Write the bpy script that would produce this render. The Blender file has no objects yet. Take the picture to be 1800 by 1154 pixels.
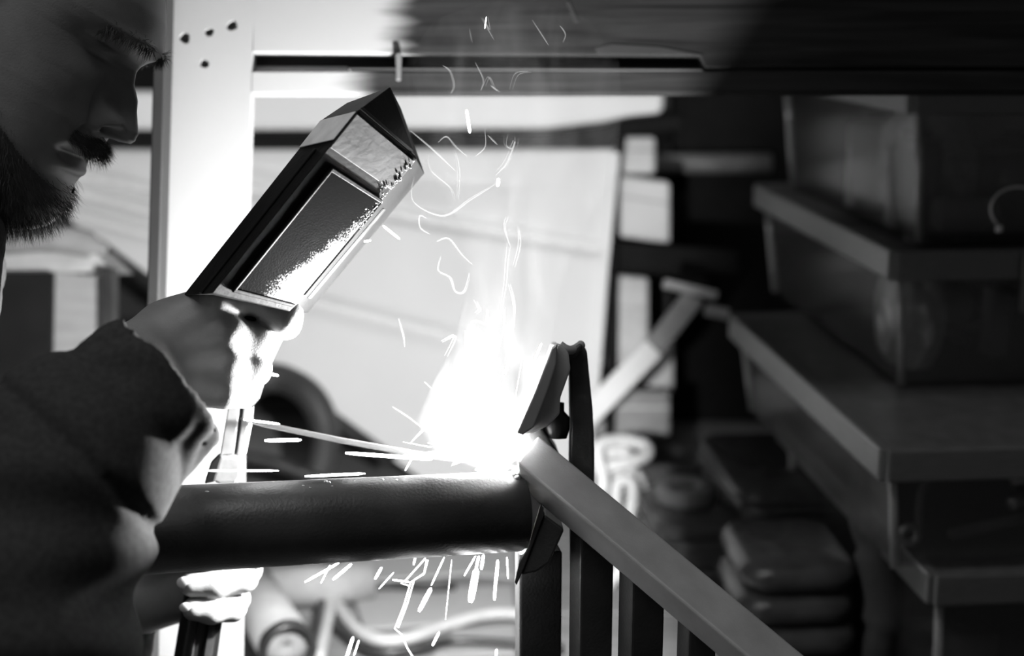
import bpy, bmesh, math, random
import numpy as np
from mathutils import Vector, Matrix

random.seed(7); np.random.seed(7)
scene = bpy.context.scene
COL = scene.collection

# ------------------------------------------------------------------ camera
F = 2500.0                      # focal length in pixels of the 1800 x 1154 frame
PITCH = math.radians(13.0)
CAM = Vector((0, 0, 1.50))
FW = Vector((0, math.cos(PITCH), -math.sin(PITCH)))
UP = Vector((0, math.sin(PITCH), math.cos(PITCH)))
RT = Vector((1, 0, 0))
cam_d = bpy.data.cameras.new('camera'); cam_o = bpy.data.objects.new('camera', cam_d)
COL.objects.link(cam_o); scene.camera = cam_o
cam_d.sensor_width = 36; cam_d.lens = F * 36 / 1800
cam_d.clip_start = 0.02
cam_o.location = CAM; cam_o.rotation_euler = (math.pi / 2 - PITCH, 0, 0)
cam_d.dof.use_dof = True; cam_d.dof.focus_distance = 0.940; cam_d.dof.aperture_fstop = 3.6

def P(px, py, d):
    return CAM + FW * d + RT * ((px - 900) / F * d) + UP * ((577 - py) / F * d)
def ray(px, py):
    return FW + RT * ((px - 900) / F) + UP * ((577 - py) / F)
def PZ(px, py, z):              # the point of that direction at height z
    r = ray(px, py); return CAM + r * ((z - CAM.z) / r.z)
def PY(px, py, y):
    r = ray(px, py); return CAM + r * ((y - CAM.y) / r.y)

# ------------------------------------------------------------------ light
scene.view_settings.view_transform = 'Standard'
scene.view_settings.look = 'None'
scene.view_settings.gamma = 1.0
scene.view_settings.exposure = 0.0
scene.view_settings.use_curve_mapping = False
world = bpy.data.worlds.new('world'); scene.world = world; world.use_nodes = True
world.node_tree.nodes['Background'].inputs[0].default_value = (1, 1, 1, 1)
world.node_tree.nodes['Background'].inputs[1].default_value = 0.035
ARC = P(866, 796, 1.016)
ld = bpy.data.lights.new('welding_arc_light', 'POINT'); ld.energy = 34; ld.shadow_soft_size = 0.007
lo = bpy.data.objects.new('welding_arc_light', ld); COL.objects.link(lo); lo.location = ARC
# unseen overhead area light, added to fill hand tops, rail and pads
ld = bpy.data.lights.new('overhead_fill_light', 'AREA'); ld.shape = 'RECTANGLE'; ld.size = 1.5; ld.size_y = 0.3; ld.energy = 9.5
lo = bpy.data.objects.new('overhead_fill_light', ld); COL.objects.link(lo)
lo.location = (-0.65, 0.38, 2.75); lo.rotation_euler = (math.radians(6), 0, 0)

# ------------------------------------------------------------------ materials
MATS = {}
def mat(name, g, rough=0.6, metal=0.0, var=0.15, scale=30.0, bump=0.0, bscale=None, stretch=(1, 1, 1), spec=0.5, coords='Object', sheen=0.0):
    if name in MATS: return MATS[name]
    m = bpy.data.materials.new(name); m.use_nodes = True; nt = m.node_tree; N = nt.nodes; L = nt.links
    b = N['Principled BSDF']; b.inputs['Roughness'].default_value = rough; b.inputs['Metallic'].default_value = metal
    b.inputs['Specular IOR Level'].default_value = spec
    if sheen: b.inputs['Sheen Weight'].default_value = sheen
    tc = N.new('ShaderNodeTexCoord'); mp = N.new('ShaderNodeMapping'); mp.inputs['Scale'].default_value = stretch
    L.new(tc.outputs[coords], mp.inputs[0])
    nz = N.new('ShaderNodeTexNoise'); nz.inputs['Scale'].default_value = scale; nz.inputs['Detail'].default_value = 6
    L.new(mp.outputs[0], nz.inputs[0])
    rp = N.new('ShaderNodeValToRGB'); lo_, hi_ = g * (1 - var), min(1, g * (1 + var))
    rp.color_ramp.elements[0].color = (lo_, lo_, lo_, 1); rp.color_ramp.elements[1].color = (hi_, hi_, hi_, 1)
    rp.color_ramp.elements[0].position = 0.3; rp.color_ramp.elements[1].position = 0.7
    L.new(nz.outputs[0], rp.inputs[0]); L.new(rp.outputs[0], b.inputs['Base Color'])
    if bump:
        n2 = N.new('ShaderNodeTexNoise'); n2.inputs['Scale'].default_value = bscale or scale * 4; n2.inputs['Detail'].default_value = 4
        L.new(mp.outputs[0], n2.inputs[0])
        bp = N.new('ShaderNodeBump'); bp.inputs['Strength'].default_value = bump; bp.inputs['Distance'].default_value = 0.002
        L.new(n2.outputs[0], bp.inputs['Height']); L.new(bp.outputs[0], b.inputs['Normal'])
    MATS[name] = m; return m

def mat_emit(name, s):           # glowing gas and sparks: they shine and let other light through
    if name in MATS: return MATS[name]
    m = bpy.data.materials.new(name); m.use_nodes = True; nt = m.node_tree; N = nt.nodes; N.remove(N['Principled BSDF'])
    e = N.new('ShaderNodeEmission'); e.inputs[1].default_value = s; t = N.new('ShaderNodeBsdfTransparent'); a = N.new('ShaderNodeAddShader')
    nt.links.new(e.outputs[0], a.inputs[0]); nt.links.new(t.outputs[0], a.inputs[1]); nt.links.new(a.outputs[0], N['Material Output'].inputs[0])
    MATS[name] = m; return m

def mat_clear(name, body=0.12, gloss=0.16, tint=0.8, rough=0.25, g=0.5):
    if name in MATS: return MATS[name]
    m = bpy.data.materials.new(name); m.use_nodes = True; nt = m.node_tree; N = nt.nodes; L = nt.links
    N.remove(N['Principled BSDF']); out = N['Material Output']
    t = N.new('ShaderNodeBsdfTransparent'); t.inputs[0].default_value = (tint,) * 3 + (1,)
    d = N.new('ShaderNodeBsdfDiffuse'); d.inputs[0].default_value = (g, g, g, 1)
    gl = N.new('ShaderNodeBsdfGlossy'); gl.inputs['Roughness'].default_value = rough; gl.inputs[0].default_value = (.9, .9, .9, 1)
    nz = N.new('ShaderNodeTexNoise'); nz.inputs['Scale'].default_value = 25
    mr = N.new('ShaderNodeMapRange'); mr.inputs[3].default_value = body * .5; mr.inputs[4].default_value = body * 1.5
    L.new(nz.outputs[0], mr.inputs[0])
    m1 = N.new('ShaderNodeMixShader'); L.new(mr.outputs[0], m1.inputs[0]); L.new(t.outputs[0], m1.inputs[1]); L.new(d.outputs[0], m1.inputs[2])
    m2 = N.new('ShaderNodeMixShader'); m2.inputs[0].default_value = gloss; L.new(m1.outputs[0], m2.inputs[1]); L.new(gl.outputs[0], m2.inputs[2])
    L.new(m2.outputs[0], out.inputs[0]); MATS[name] = m; return m

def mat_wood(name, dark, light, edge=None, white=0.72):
    """Timber with the grain along X; edge = the X where the pale end turns dark."""
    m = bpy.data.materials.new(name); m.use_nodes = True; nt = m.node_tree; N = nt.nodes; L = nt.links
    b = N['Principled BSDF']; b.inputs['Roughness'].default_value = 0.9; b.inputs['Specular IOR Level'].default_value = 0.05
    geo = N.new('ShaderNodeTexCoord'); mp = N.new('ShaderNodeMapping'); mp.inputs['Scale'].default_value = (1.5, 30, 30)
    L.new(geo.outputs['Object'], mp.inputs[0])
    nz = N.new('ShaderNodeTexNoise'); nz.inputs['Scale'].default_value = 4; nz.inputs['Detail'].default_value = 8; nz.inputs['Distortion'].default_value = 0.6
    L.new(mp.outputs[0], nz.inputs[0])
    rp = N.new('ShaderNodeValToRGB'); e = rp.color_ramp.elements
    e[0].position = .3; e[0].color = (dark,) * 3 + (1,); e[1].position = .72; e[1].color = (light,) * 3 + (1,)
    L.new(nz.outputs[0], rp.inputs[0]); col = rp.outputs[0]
    if edge is not None:  # blends to a pale tone left of a ragged edge
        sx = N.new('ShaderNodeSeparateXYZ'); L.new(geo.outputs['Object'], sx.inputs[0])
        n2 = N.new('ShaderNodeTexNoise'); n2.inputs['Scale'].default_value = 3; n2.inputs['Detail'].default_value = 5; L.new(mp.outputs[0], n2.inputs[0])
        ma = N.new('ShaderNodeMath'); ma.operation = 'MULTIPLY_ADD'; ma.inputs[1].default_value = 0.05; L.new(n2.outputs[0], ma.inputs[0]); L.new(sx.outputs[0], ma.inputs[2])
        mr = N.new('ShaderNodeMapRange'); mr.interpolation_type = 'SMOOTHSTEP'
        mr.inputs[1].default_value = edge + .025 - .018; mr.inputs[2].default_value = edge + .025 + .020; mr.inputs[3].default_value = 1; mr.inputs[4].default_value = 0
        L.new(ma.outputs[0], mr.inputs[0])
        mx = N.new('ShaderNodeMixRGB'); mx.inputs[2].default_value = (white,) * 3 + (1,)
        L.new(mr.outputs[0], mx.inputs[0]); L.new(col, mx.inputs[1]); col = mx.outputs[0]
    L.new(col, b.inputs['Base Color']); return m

M_SKIN = mat('skin', .235, .5, var=.10, scale=60, bump=.12, bscale=900)
M_HAIR = mat('hair', .05, .55, var=.3)
M_HOOD = mat('sweatshirt_fleece', .05, .95, var=.22, scale=300, bump=.06, bscale=1600, spec=.05)
M_TROU = mat('work_trouser_cloth', .05, .9, var=.2, scale=120)
M_SHOE = mat('boot_leather', .03, .5)
M_NAIL = mat('fingernail', .55, .3, var=.03)
M_STEEL = mat('mill_scale_steel', .085, .42, .55, var=.35, scale=22, bump=.15, bscale=500)
M_RAIL = mat('brushed_steel', .50, .42, .25, var=.12, scale=40, bump=.1, bscale=700)
M_DARKSTEEL = mat('dark_steel', .05, .5, .5, var=.3, scale=30)
M_BLACK = mat('black_plastic', .025, .35, var=.3, scale=60)
M_WHITE = mat('white_sheet', .68, .8, var=.04, scale=6)
M_PALE = mat('pale_board', .82, .7, var=.06, scale=5)
M_CARD = mat('cardboard', .30, .85, var=.12, scale=20, stretch=(1, 1, 6))
M_CARTON = mat('white_carton', .72, .7, var=.05, scale=12)
M_DARKWALL = mat('dark_wall_paint', .022, .8, var=.3, scale=3)
M_FLOOR = mat('concrete_floor', .12, .8, var=.3, scale=4)
M_BENCH = mat('bench_timber', .20, .7, var=.25, scale=6, stretch=(1, 14, 14))
M_BENCHDK = mat('bench_frame_steel', .05, .6, var=.2)
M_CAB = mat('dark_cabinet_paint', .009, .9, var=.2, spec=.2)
M_GREYBAR = mat('grey_painted_bar', .17, .5, var=.15)
M_PAD = mat('grey_vinyl_pad', .075, .24, var=.25, scale=40)
M_ROPE = mat('white_rope', .68, .8, var=.1, scale=200)
M_HOSE = mat('pale_rubber_hose', .45, .6, var=.1)
M_CLEAR = mat_clear('clear_plastic', .06, .13, .85, .2, .3)
M_LID = mat_clear('frosted_plastic_lid', .6, .16, .6, .3, .19)
M_BAG = mat_clear('crumpled_clear_bag', .6, .2, .8, .2, .85)
M_RIB = mat_clear('highlight_rib_plastic', .6, .2, .8, .25, .5)  # corner highlights of the bins put into a paler rib colour
M_SPARK = mat_emit('spark', 9.0)
M_CORE = mat_emit('arc_plasma', 60.0)

# ------------------------------------------------------------------ mesh helpers
def obj(name, me, m=None, parent=None, smooth=False):
    o = bpy.data.objects.new(name, me); COL.objects.link(o)
    if m is not None: me.materials.append(m)
    if smooth: me.polygons.foreach_set('use_smooth', [True] * len(me.polygons))
    if parent is not None: o.parent = parent; o.matrix_parent_inverse = parent.matrix_world.inverted()
    return o
def tag(o, label, cat, group=None, kind=None):
    o['label'] = label; o['category'] = cat
    if group: o['group'] = group
    if kind: o['kind'] = kind
    return o
def thing(name, label, cat, loc, group=None):
    o = bpy.data.objects.new(name, None); COL.objects.link(o); o.location = loc; o.empty_display_size = .05
    o.matrix_world = Matrix.Translation(Vector(loc))
    return tag(o, label, cat, group)
def me_from(name, v, f):
    me = bpy.data.meshes.new(name); me.from_pydata([tuple(x) for x in v], [], f); me.update(); return me
def bm_mesh(bm, name='mesh'):
    bmesh.ops.recalc_face_normals(bm, faces=bm.faces)
    me = bpy.data.meshes.new(name); bm.to_mesh(me); bm.free(); return me
def bevel_bm(bm, w, seg=2):
    if w: bmesh.ops.bevel(bm, geom=list(bm.edges), offset=w, segments=seg, profile=.5, affect='EDGES', clamp_overlap=True)
def bm_hexa(bm, c):             # c = 4 bottom + 4 top corners
    vs = [bm.verts.new(x) for x in c]
    for q in ((3, 2, 1, 0), (4, 5, 6, 7), (0, 1, 5, 4), (1, 2, 6, 5), (2, 3, 7, 6), (3, 0, 4, 7)):
        bm.faces.new([vs[i] for i in q])
    return vs
def hexa(c, bev=.002, seg=2):
    bm = bmesh.new(); bm_hexa(bm, c); bmesh.ops.recalc_face_normals(bm, faces=bm.faces); bevel_bm(bm, bev, seg); return bm_mesh(bm)
def frame_box(o, ax, ay, az, bev=.002, seg=2):   # corner + three edge vectors
    o = Vector(o); return hexa([o, o + ax, o + ax + ay, o + ay, o + az, o + ax + az, o + ax + ay + az, o + ay + az], bev, seg)
def boxw(x0, x1, y0, y1, z0, z1, bev=.003):
    return frame_box((x0, y0, z0), Vector((x1 - x0, 0, 0)), Vector((0, y1 - y0, 0)), Vector((0, 0, z1 - z0)), bev)
def slab(pts, d0, d1, bev=.001):
    """A board in the plane square to the viewing axis: pixel outline at depth d0, thickness to depth d1."""
    bm = bmesh.new(); k = (d1 - d0)
    a = [bm.verts.new(P(x, y, d0)) for x, y in pts]; b = [bm.verts.new(P(x, y, d0) + FW * k) for x, y in pts]
    bm.faces.new(a); bm.faces.new(list(reversed(b)))
    for i in range(len(a)):
        j = (i + 1) % len(a); bm.faces.new([a[i], b[i], b[j], a[j]])
    bmesh.ops.recalc_face_normals(bm, faces=bm.faces)
    bevel_bm(bm, bev, 1); return bm_mesh(bm)
def perp(t):
    t = t.normalized(); u = t.cross(Vector((0, 0, 1)))
    if u.length < 1e-3: u = t.cross(Vector((1, 0, 0)))
    u.normalize(); return u, t.cross(u).normalized()
def bm_tube(bm, pts, r, n=10, cap=True):
    pts = [Vector(p) for p in pts]; rs = r if isinstance(r, (list, tuple)) else [r] * len(pts)
    rings = []; u = None
    for i, p in enumerate(pts):
        t = (pts[min(i + 1, len(pts) - 1)] - pts[max(i - 1, 0)])
        if t.length < 1e-9: t = Vector((0, 0, 1))
        t.normalize()
        if u is None: u, v = perp(t)
        else:
            u = (u - t * u.dot(t)); u = u.normalized() if u.length > 1e-6 else perp(t)[0]; v = t.cross(u)
        rings.append([bm.verts.new(p + (u * math.cos(a) + v * math.sin(a)) * rs[i]) for a in [2 * math.pi * k / n for k in range(n)]])
    for a, b in zip(rings, rings[1:]):
        for k in range(n): bm.faces.new([a[k], a[(k + 1) % n], b[(k + 1) % n], b[k]])
    if cap: bm.faces.new(list(reversed(rings[0]))); bm.faces.new(rings[-1])
def tube(pts, r, n=10, cap=True):
    bm = bmesh.new(); bm_tube(bm, pts, r, n, cap); return bm_mesh(bm)
def spline(pts, n=8):           # Catmull-Rom through the points
    pts = [Vector(p) for p in pts]; q = [pts[0]] + pts + [pts[-1]]; out = []
    for i in range(1, len(q) - 2):
        for k in range(n):
            t = k / n; a, b, c, d = q[i - 1], q[i], q[i + 1], q[i + 2]
            out.append(.5 * ((2 * b) + (c - a) * t + (2 * a - 5 * b + 4 * c - d) * t * t + (3 * b - 3 * c + d - a) * t ** 3))
    out.append(pts[-1]); return out
def bm_lathe(bm, prof, axis_o, axis, n=28):
    """prof = (distance along axis, radius) pairs, closed loop if first == last."""
    axis = axis.normalized(); u, v = perp(axis); rings = []
    for h, r in prof:
        c = Vector(axis_o) + axis * h
        rings.append([bm.verts.new(c + (u * math.cos(a) + v * math.sin(a)) * max(r, 1e-5)) for a in [2 * math.pi * k / n for k in range(n)]])
    for a, b in zip(rings, rings[1:]):
        for k in range(n): bm.faces.new([a[k], a[(k + 1) % n], b[(k + 1) % n], b[k]])
    return rings
def lathe(prof, o, axis, n=28):
    bm = bmesh.new(); r = bm_lathe(bm, prof, o, axis, n)
    if prof[0] == prof[-1]: bmesh.ops.remove_doubles(bm, verts=bm.verts, dist=1e-7)
    else:
        bm.faces.new(list(reversed(r[0]))); bm.faces.new(r[-1])
    return bm_mesh(bm)
def rslab(w, l, h, cr, er, n=5):
    """Rounded slab centred on the origin, base at z = 0."""
    bm = bmesh.new(); loops = []
    for z, ins in ((0, er), (er * .3, er * .3), (er, 0), (h - er, 0), (h - er * .3, er * .3), (h, er)):
        ring = []
        for sx, sy, a0 in ((1, 1, 0), (-1, 1, 90), (-1, -1, 180), (1, -1, 270)):
            for k in range(n + 1):
                a = math.radians(a0 + 90 * k / n)
                ring.append(bm.verts.new((sx * (w / 2 - cr) + (cr - ins) * math.cos(a), sy * (l / 2 - cr) + (cr - ins) * math.sin(a), z)))
        loops.append(ring)
    m = len(loops[0])
    for a, b in zip(loops, loops[1:]):
        for k in range(m): bm.faces.new([a[k], a[(k + 1) % m], b[(k + 1) % m], b[k]])
    bm.faces.new(list(reversed(loops[0]))); bm.faces.new(loops[-1]); return bm_mesh(bm)

# signed-distance modelling for flesh and cloth
def A(v): return np.array(v, dtype=np.float32)
def cap_sd(Q, a, b, ra, rb):
    a, b = A(a), A(b); ab = b - a; t = np.clip(((Q - a) @ ab) / float(ab @ ab), 0, 1)
    return np.linalg.norm(Q - a - t[:, None] * ab, axis=1) - (ra + (rb - ra) * t)
def ell_sd(Q, c, r, R=None):
    q = Q - A(c)
    if R is not None: q = q @ R
    return (np.linalg.norm(q / A(r), axis=1) - 1) * min(r)
def smin(a, b, k):
    h = np.clip(.5 + .5 * (b - a) / k, 0, 1); return b * (1 - h) + a * h - k * h * (1 - h)
def smax(a, b, k): return -smin(-a, -b, k)
def surface_nets(f, lo, hi, h):
    lo, hi = A(lo), A(hi); n = np.ceil((hi - lo) / h).astype(int) + 1
    ax = [lo[i] + h * np.arange(n[i], dtype=np.float32) for i in range(3)]
    G = np.empty(tuple(n), np.float32)
    YY, ZZ = np.meshgrid(ax[1], ax[2], indexing='ij'); yz = np.stack([YY.ravel(), ZZ.ravel()], 1)
    step = max(1, 400000 // len(yz))
    for i in range(0, n[0], step):
        xs = ax[0][i:i + step]; Q = np.empty((len(xs), len(yz), 3), np.float32); Q[:, :, 0] = xs[:, None]; Q[:, :, 1:] = yz
        G[i:i + step] = f(Q.reshape(-1, 3)).reshape(len(xs), n[1], n[2])
    S = G < 0; c = S[:-1, :-1, :-1].astype(np.int8); cnt = np.zeros_like(c)
    offs = [(i, j, k) for i in (0, 1) for j in (0, 1) for k in (0, 1)]
    sub = lambda X, o: X[o[0]:X.shape[0] - 1 + o[0], o[1]:X.shape[1] - 1 + o[1], o[2]:X.shape[2] - 1 + o[2]]
    for o in offs: cnt += sub(S, o) if False else sub(S, o).astype(np.int8) if o != (0, 0, 0) else c
    I = np.argwhere((cnt > 0) & (cnt < 8)); acc = np.zeros((len(I), 3), np.float32); w = np.zeros(len(I), np.float32)
    g = {o: G[I[:, 0] + o[0], I[:, 1] + o[1], I[:, 2] + o[2]] for o in offs}
    for o in offs:
        for axx in range(3):
            if o[axx] == 0:
                o2 = list(o); o2[axx] = 1; o2 = tuple(o2); x, y = g[o], g[o2]; mk = (x < 0) != (y < 0)
                t = np.where(mk, x / np.where(mk, x - y, 1), 0); p = np.tile(A(o), (len(I), 1)); p[:, axx] = t
                acc[mk] += p[mk]; w[mk] += 1
    V = lo + (I + acc / w[:, None]) * h
    idx = -np.ones(cnt.shape, np.int64); idx[tuple(I.T)] = np.arange(len(I)); Fc = []
    for axx in range(3):
        o2 = [0, 0, 0]; o2[axx] = 1; b1, b2 = (axx + 1) % 3, (axx + 2) % 3
        s0 = [slice(None)] * 3; s1 = [slice(None)] * 3; s0[axx] = slice(0, -1); s1[axx] = slice(1, None)
        E = np.argwhere(S[tuple(s0)] != S[tuple(s1)])
        ok = (E[:, b1] > 0) & (E[:, b2] > 0) & (E[:, b1] < n[b1] - 1) & (E[:, b2] < n[b2] - 1); E = E[ok]
        d1 = np.zeros(3, int); d1[b1] = 1; d2 = np.zeros(3, int); d2[b2] = 1
        q = np.stack([idx[tuple((E - d1 - d2).T)], idx[tuple((E - d2).T)], idx[tuple(E.T)], idx[tuple((E - d1).T)]], 1)
        flip = ~S[tuple(E.T)]; q[flip] = q[flip][:, ::-1]; Fc.append(q)
    Fc = np.concatenate(Fc); Fc = Fc[(Fc >= 0).all(1)]
    return V, Fc
def nets_mesh(name, V, Fq):
    me = bpy.data.meshes.new(name); me.vertices.add(len(V)); me.vertices.foreach_set('co', np.asarray(V, np.float32).ravel())
    me.loops.add(len(Fq) * 4); me.loops.foreach_set('vertex_index', np.asarray(Fq, np.int32).ravel())
    me.polygons.add(len(Fq)); me.polygons.foreach_set('loop_start', np.arange(0, len(Fq) * 4, 4, dtype=np.int32))
    me.update(calc_edges=True); me.validate(); return me

# ================================================================== SETTING
BZ = 0.80                                   # bench top height
fl = obj('floor', boxw(-4, 4, -2.5, 4.2, -.1, 0, 0), M_FLOOR); fl['kind'] = 'structure'
wb = obj('wall_back', boxw(-4, 4, 3.0, 3.15, 0, 3.2, 0), M_DARKWALL); wb['kind'] = 'structure'

t = thing('workbench', 'long timber workbench behind the welder, covered with clutter', 'workbench', (0, 1.9, 0))
for i in range(5):
    y0 = 1.32 + i * .23
    obj('top_plank', boxw(-1.3, 1.25, y0, y0 + .226, BZ - .045, BZ, .003), M_BENCH, t)
for x in (-1.2, 0, 1.15):
    for y in (1.4, 2.36): obj('leg', boxw(x - .04, x + .04, y - .04, y + .04, 0, BZ - .045), M_BENCHDK, t)
obj('cross_beam', boxw(-1.2, 1.15, 1.38, 1.42, .68, BZ - .045), M_BENCHDK, t)

# ---- the timber frame that leans behind the welder
FD = 1.18
t = thing('timber_frame', 'large leaning timber frame, pale at its left end, dark wood to the right', 'frame', P(360, 3300, FD))
def stile():
    bm = bmesh.new(); out = [(293, -420), (470, -420), (443, 92), (441, 165), (432, 400), (425, 700), (400, 3600), (180, 3600), (262, 520)]
    holes = [(325, 67, 9.5), (368, 57, 8.0), (408, 45, 9.5), (359, 112, 8.0)]
    def loop(pts):
        vs = [bm.verts.new(P(x, y, FD)) for x, y in pts]
        return [bm.edges.new((vs[i], vs[(i + 1) % len(vs)])) for i in range(len(vs))]
    es = loop(out)
    for hx, hy, r in holes:
        es += loop([(hx + r * (1 + .14 * math.sin(3 * a + hx)) * math.cos(a), hy + r * (1 + .12 * math.cos(2 * a + hy)) * math.sin(a)) for a in [2 * math.pi * k / 18 for k in range(18)]])
    bmesh.ops.triangle_fill(bm, use_beauty=True, edges=es)
    r = bmesh.ops.extrude_face_region(bm, geom=list(bm.faces))
    bmesh.ops.translate(bm, verts=[v for v in r['geom'] if isinstance(v, bmesh.types.BMVert)], vec=FW * .018)
    return bm_mesh(bm)
obj('stile', stile(), mat_wood('pale_timber_stile', .27, .30, 5.0, .29), t)
obj('top_board', slab([(452, -420), (3000, -420), (3000, 119), (1240, 119), (1230, 98), (443, 92)], FD, FD + .018), mat_wood('pale_to_dark_top', .008, .026, (700 - 900) / F * FD, .29), t)
obj('lower_rail', slab([(441, 125), (3000, 125), (3000, 159), (441, 164)], FD, FD + .02), mat_wood('pale_to_dark_rail', .009, .028, (622 - 900) / F * FD, .29), t)
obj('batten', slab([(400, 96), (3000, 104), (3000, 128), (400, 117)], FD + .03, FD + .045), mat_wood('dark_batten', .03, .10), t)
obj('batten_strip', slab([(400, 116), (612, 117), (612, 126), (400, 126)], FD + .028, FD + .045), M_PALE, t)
obj('end_post', slab([(2750, 150), (3000, 150), (3000, 3600), (2750, 3600)], FD, FD + .018), mat_wood('dark_post', .02, .05), t)
obj('clip', slab([(695, 93), (706, 93), (704, 141), (696, 141)], FD - .006, FD - .002, .0006), mat('grey_clip', .10, .5), t)
# dark knot and check in the board: shallow blocks of darker wood set in it
obj('wood_knot', slab([(1046, 84), (1075, 77), (1160, 82), (1240, 97), (1050, 95)], FD - .0006, FD + .002, .0002), mat('burnt_wood', .008, .8), t)
obj('wood_split', slab([(994, 2), (1002, 2), (1018, 38), (1010, 40)], FD - .0006, FD + .002, .0002), MATS['burnt_wood'], t)

t = tag(obj('steel_angle_post', slab([(274, -420), (295, -420), (293, 0), (279, 520), (220, 3400), (196, 3400), (258, 520), (272, 0)], FD - .03, FD - .004), mat('matt_black_steel', .012, .7)),
        'dark steel angle post along the left edge of the pale timber', 'post')

# ---- behind the frame: dark cabinet, pale beam, hose, big creased sheet
YC = 2.32
t = thing('dark_cabinet', 'tall dark cabinet on the bench between white cartons and plastic bins', 'cabinet', (.45, YC + .1, BZ))
x0, x1 = PY(1178, 500, YC).x, PY(1420, 500, YC).x
obj('body', boxw(x0, x1, YC, YC + .3, BZ, 1.9, .004), M_CAB, t)
obj('door', boxw(x0 + .01, x1 - .01, YC - .016, YC - .001, BZ + .02, 1.88, .003), M_CAB, t)
z = PY(1250, 285, YC).z
tag(obj('grey_pipe', tube([PY(1150, 288, YC - .05), PY(1355, 286, YC - .05)], .016, 14), M_GREYBAR, smooth=True), 'short horizontal grey pipe across the front of the dark cabinet', 'pipe')

SD = 1.98
beam = slab([(150, 158), (1168, 160), (1166, 196), (1150, 206), (1060, 212), (960, 224), (150, 228)], SD, SD + .05, .006)
tag(obj('pale_beam', beam, M_PALE, smooth=False), 'pale horizontal board above the creased white sheet, seen through the frame', 'board')
tag(obj('black_hose', tube(spline([P(150, 247, SD - .01), P(520, 249, SD - .01), P(760, 247, SD - .01), P(930, 247, SD - .01), P(1040, 238, SD - .01), P(1110, 222, SD - .01), P(1200, 214, SD - .01)], 6), .0115, 12), mat('matt_black_rubber', .008, .9, spec=.2), smooth=True),
    'thick black hose running level between the pale board and the sheet', 'hose')
tag(obj('backing_board', slab([(60, -60), (1178, -60), (1178, 560), (60, 560)], SD + .32, SD + .34), mat('dark_backing_board', .03, .8)), 'dark board standing at the very back, behind the hose', 'board')

def creased_sheet():
    poly = [(60, 262), (1083, 266), (1062, 470), (1046, 700), (1040, 862), (770, 862), (665, 790), (480, 655), (255, 492), (180, 430), (60, 340)]
    lines = [((300, 312), (1075, 443), 11, .012), ((430, 505), (830, 606), 16, .010), ((60, 322), (440, 420), 14, .012), ((60, 292), (440, 372), 12, .010), ((60, 360), (300, 428), 12, .010), ((440, 300), (900, 330), 30, .008)]
    nx, ny = 150, 90; V = []; Fq = []; ok = {}
    def inside(x, y):
        c = False
        for i in range(len(poly)):
            (xa, ya), (xb, yb) = poly[i], poly[i - 1]
            if (ya > y) != (yb > y) and x < (xb - xa) * (y - ya) / (yb - ya) + xa: c = not c
        return c
    def off(x, y):
        z = 0
        for (xa, ya), (xb, yb), w, am in lines:
            dx, dy = xb - xa, yb - ya; L = math.hypot(dx, dy); s = ((x - xa) * dx + (y - ya) * dy) / L
            n = ((y - ya) * dx - (x - xa) * dy) / L; f = 1 / (1 + math.exp(-(s + 10) / 25)) / (1 + math.exp((s - L + 10) / 25))
            z += 2.2 * am * f * math.exp(-(n / w) ** 2) * (1 if n < 0 else .6)
        return z
    for j in range(ny + 1):
        for i in range(nx + 1):
            x = 60 + (1083 - 60) * i / nx; y = 262 + 600 * j / ny
            # rows and columns follow the outline
            if y < 340: xl = 60
            elif y < 430: xl = 60 + (y - 340) / 90 * 120
            elif y < 790: xl = np.interp(y, [430, 492, 655, 790], [180, 255, 480, 665])
            else: xl = 665 + (y - 790) / 72 * 105
            xr = np.interp(y, [262, 470, 700, 862], [1083, 1062, 1046, 1040]); x = xl + (xr - xl) * i / nx
            V.append(P(x, y, SD) + FW * off(x, y))
    for j in range(ny):
        for i in range(nx):
            a = j * (nx + 1) + i; Fq.append((a, a + 1, a + nx + 2, a + nx + 1))
    return me_from('sheet', V, Fq)
o = tag(obj('creased_sheet', creased_sheet(), M_WHITE, smooth=True), 'big creased white sheet leaning at the back, brightly lit by the arc', 'sheet')
md = o.modifiers.new('thickness', 'SOLIDIFY'); md.thickness = .006; md.offset = 1
tag(obj('sheet_edge_strip', slab([(1076, 268), (1090, 268), (1070, 470), (1052, 700), (1040, 700), (1058, 470)], SD - .012, SD - .002), M_CARTON), 'narrow white strip along the right edge of the creased sheet', 'strip')
tag(obj('sheet_edge_bar', tube([P(170, 431, SD - .02), P(480, 662, SD - .02), P(690, 812, SD - .02)], .0105, 10), M_DARKSTEEL, smooth=True), 'thin dark bar along the slanting lower edge of the white sheet', 'bar')

# cartons at the right of the sheet
def carton(px0, px1, py0, py1, d, depth, label, m=M_CARTON, skew=0):
    o = slab([(px0, py0), (px1, py0 + skew), (px1, py1 + skew), (px0, py1)], d, d + depth, .004)
    t = thing('carton', label, 'box', P((px0 + px1) / 2, py1, d), 'cartons stacked beside the white sheet')
    obj('body', o, m, t)
    obj('tape', slab([(px0 + 3, (py0 * 2 + py1) / 3), (px1 - 1, (py0 * 2 + py1) / 3 + skew), (px1 - 1, (py0 * 2 + py1) / 3 + 5 + skew), (px0 + 3, (py0 * 2 + py1) / 3 + 5)], d - .0015, d + .0005, .0002), mat('packing_tape', .5, .4), t)
    return t
D2 = 2.08
carton(1088, 1152, 240, 304, D2, .10, 'small white carton topmost of the stack beside the sheet')
carton(1086, 1178, 306, 414, D2 - .02, .12, 'white carton with bulging side above the dark shelf', skew=14)
carton(1050, 1140, 480, 640, D2 - .03, .12, 'pale carton with a tape line, below the dark shelf', mat('pale_carton', .6, .7), 8)
carton(1080, 1184, 585, 688, D2 + .10, .12, 'white carton half hidden behind the slanting bar clamp', skew=4)
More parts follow.
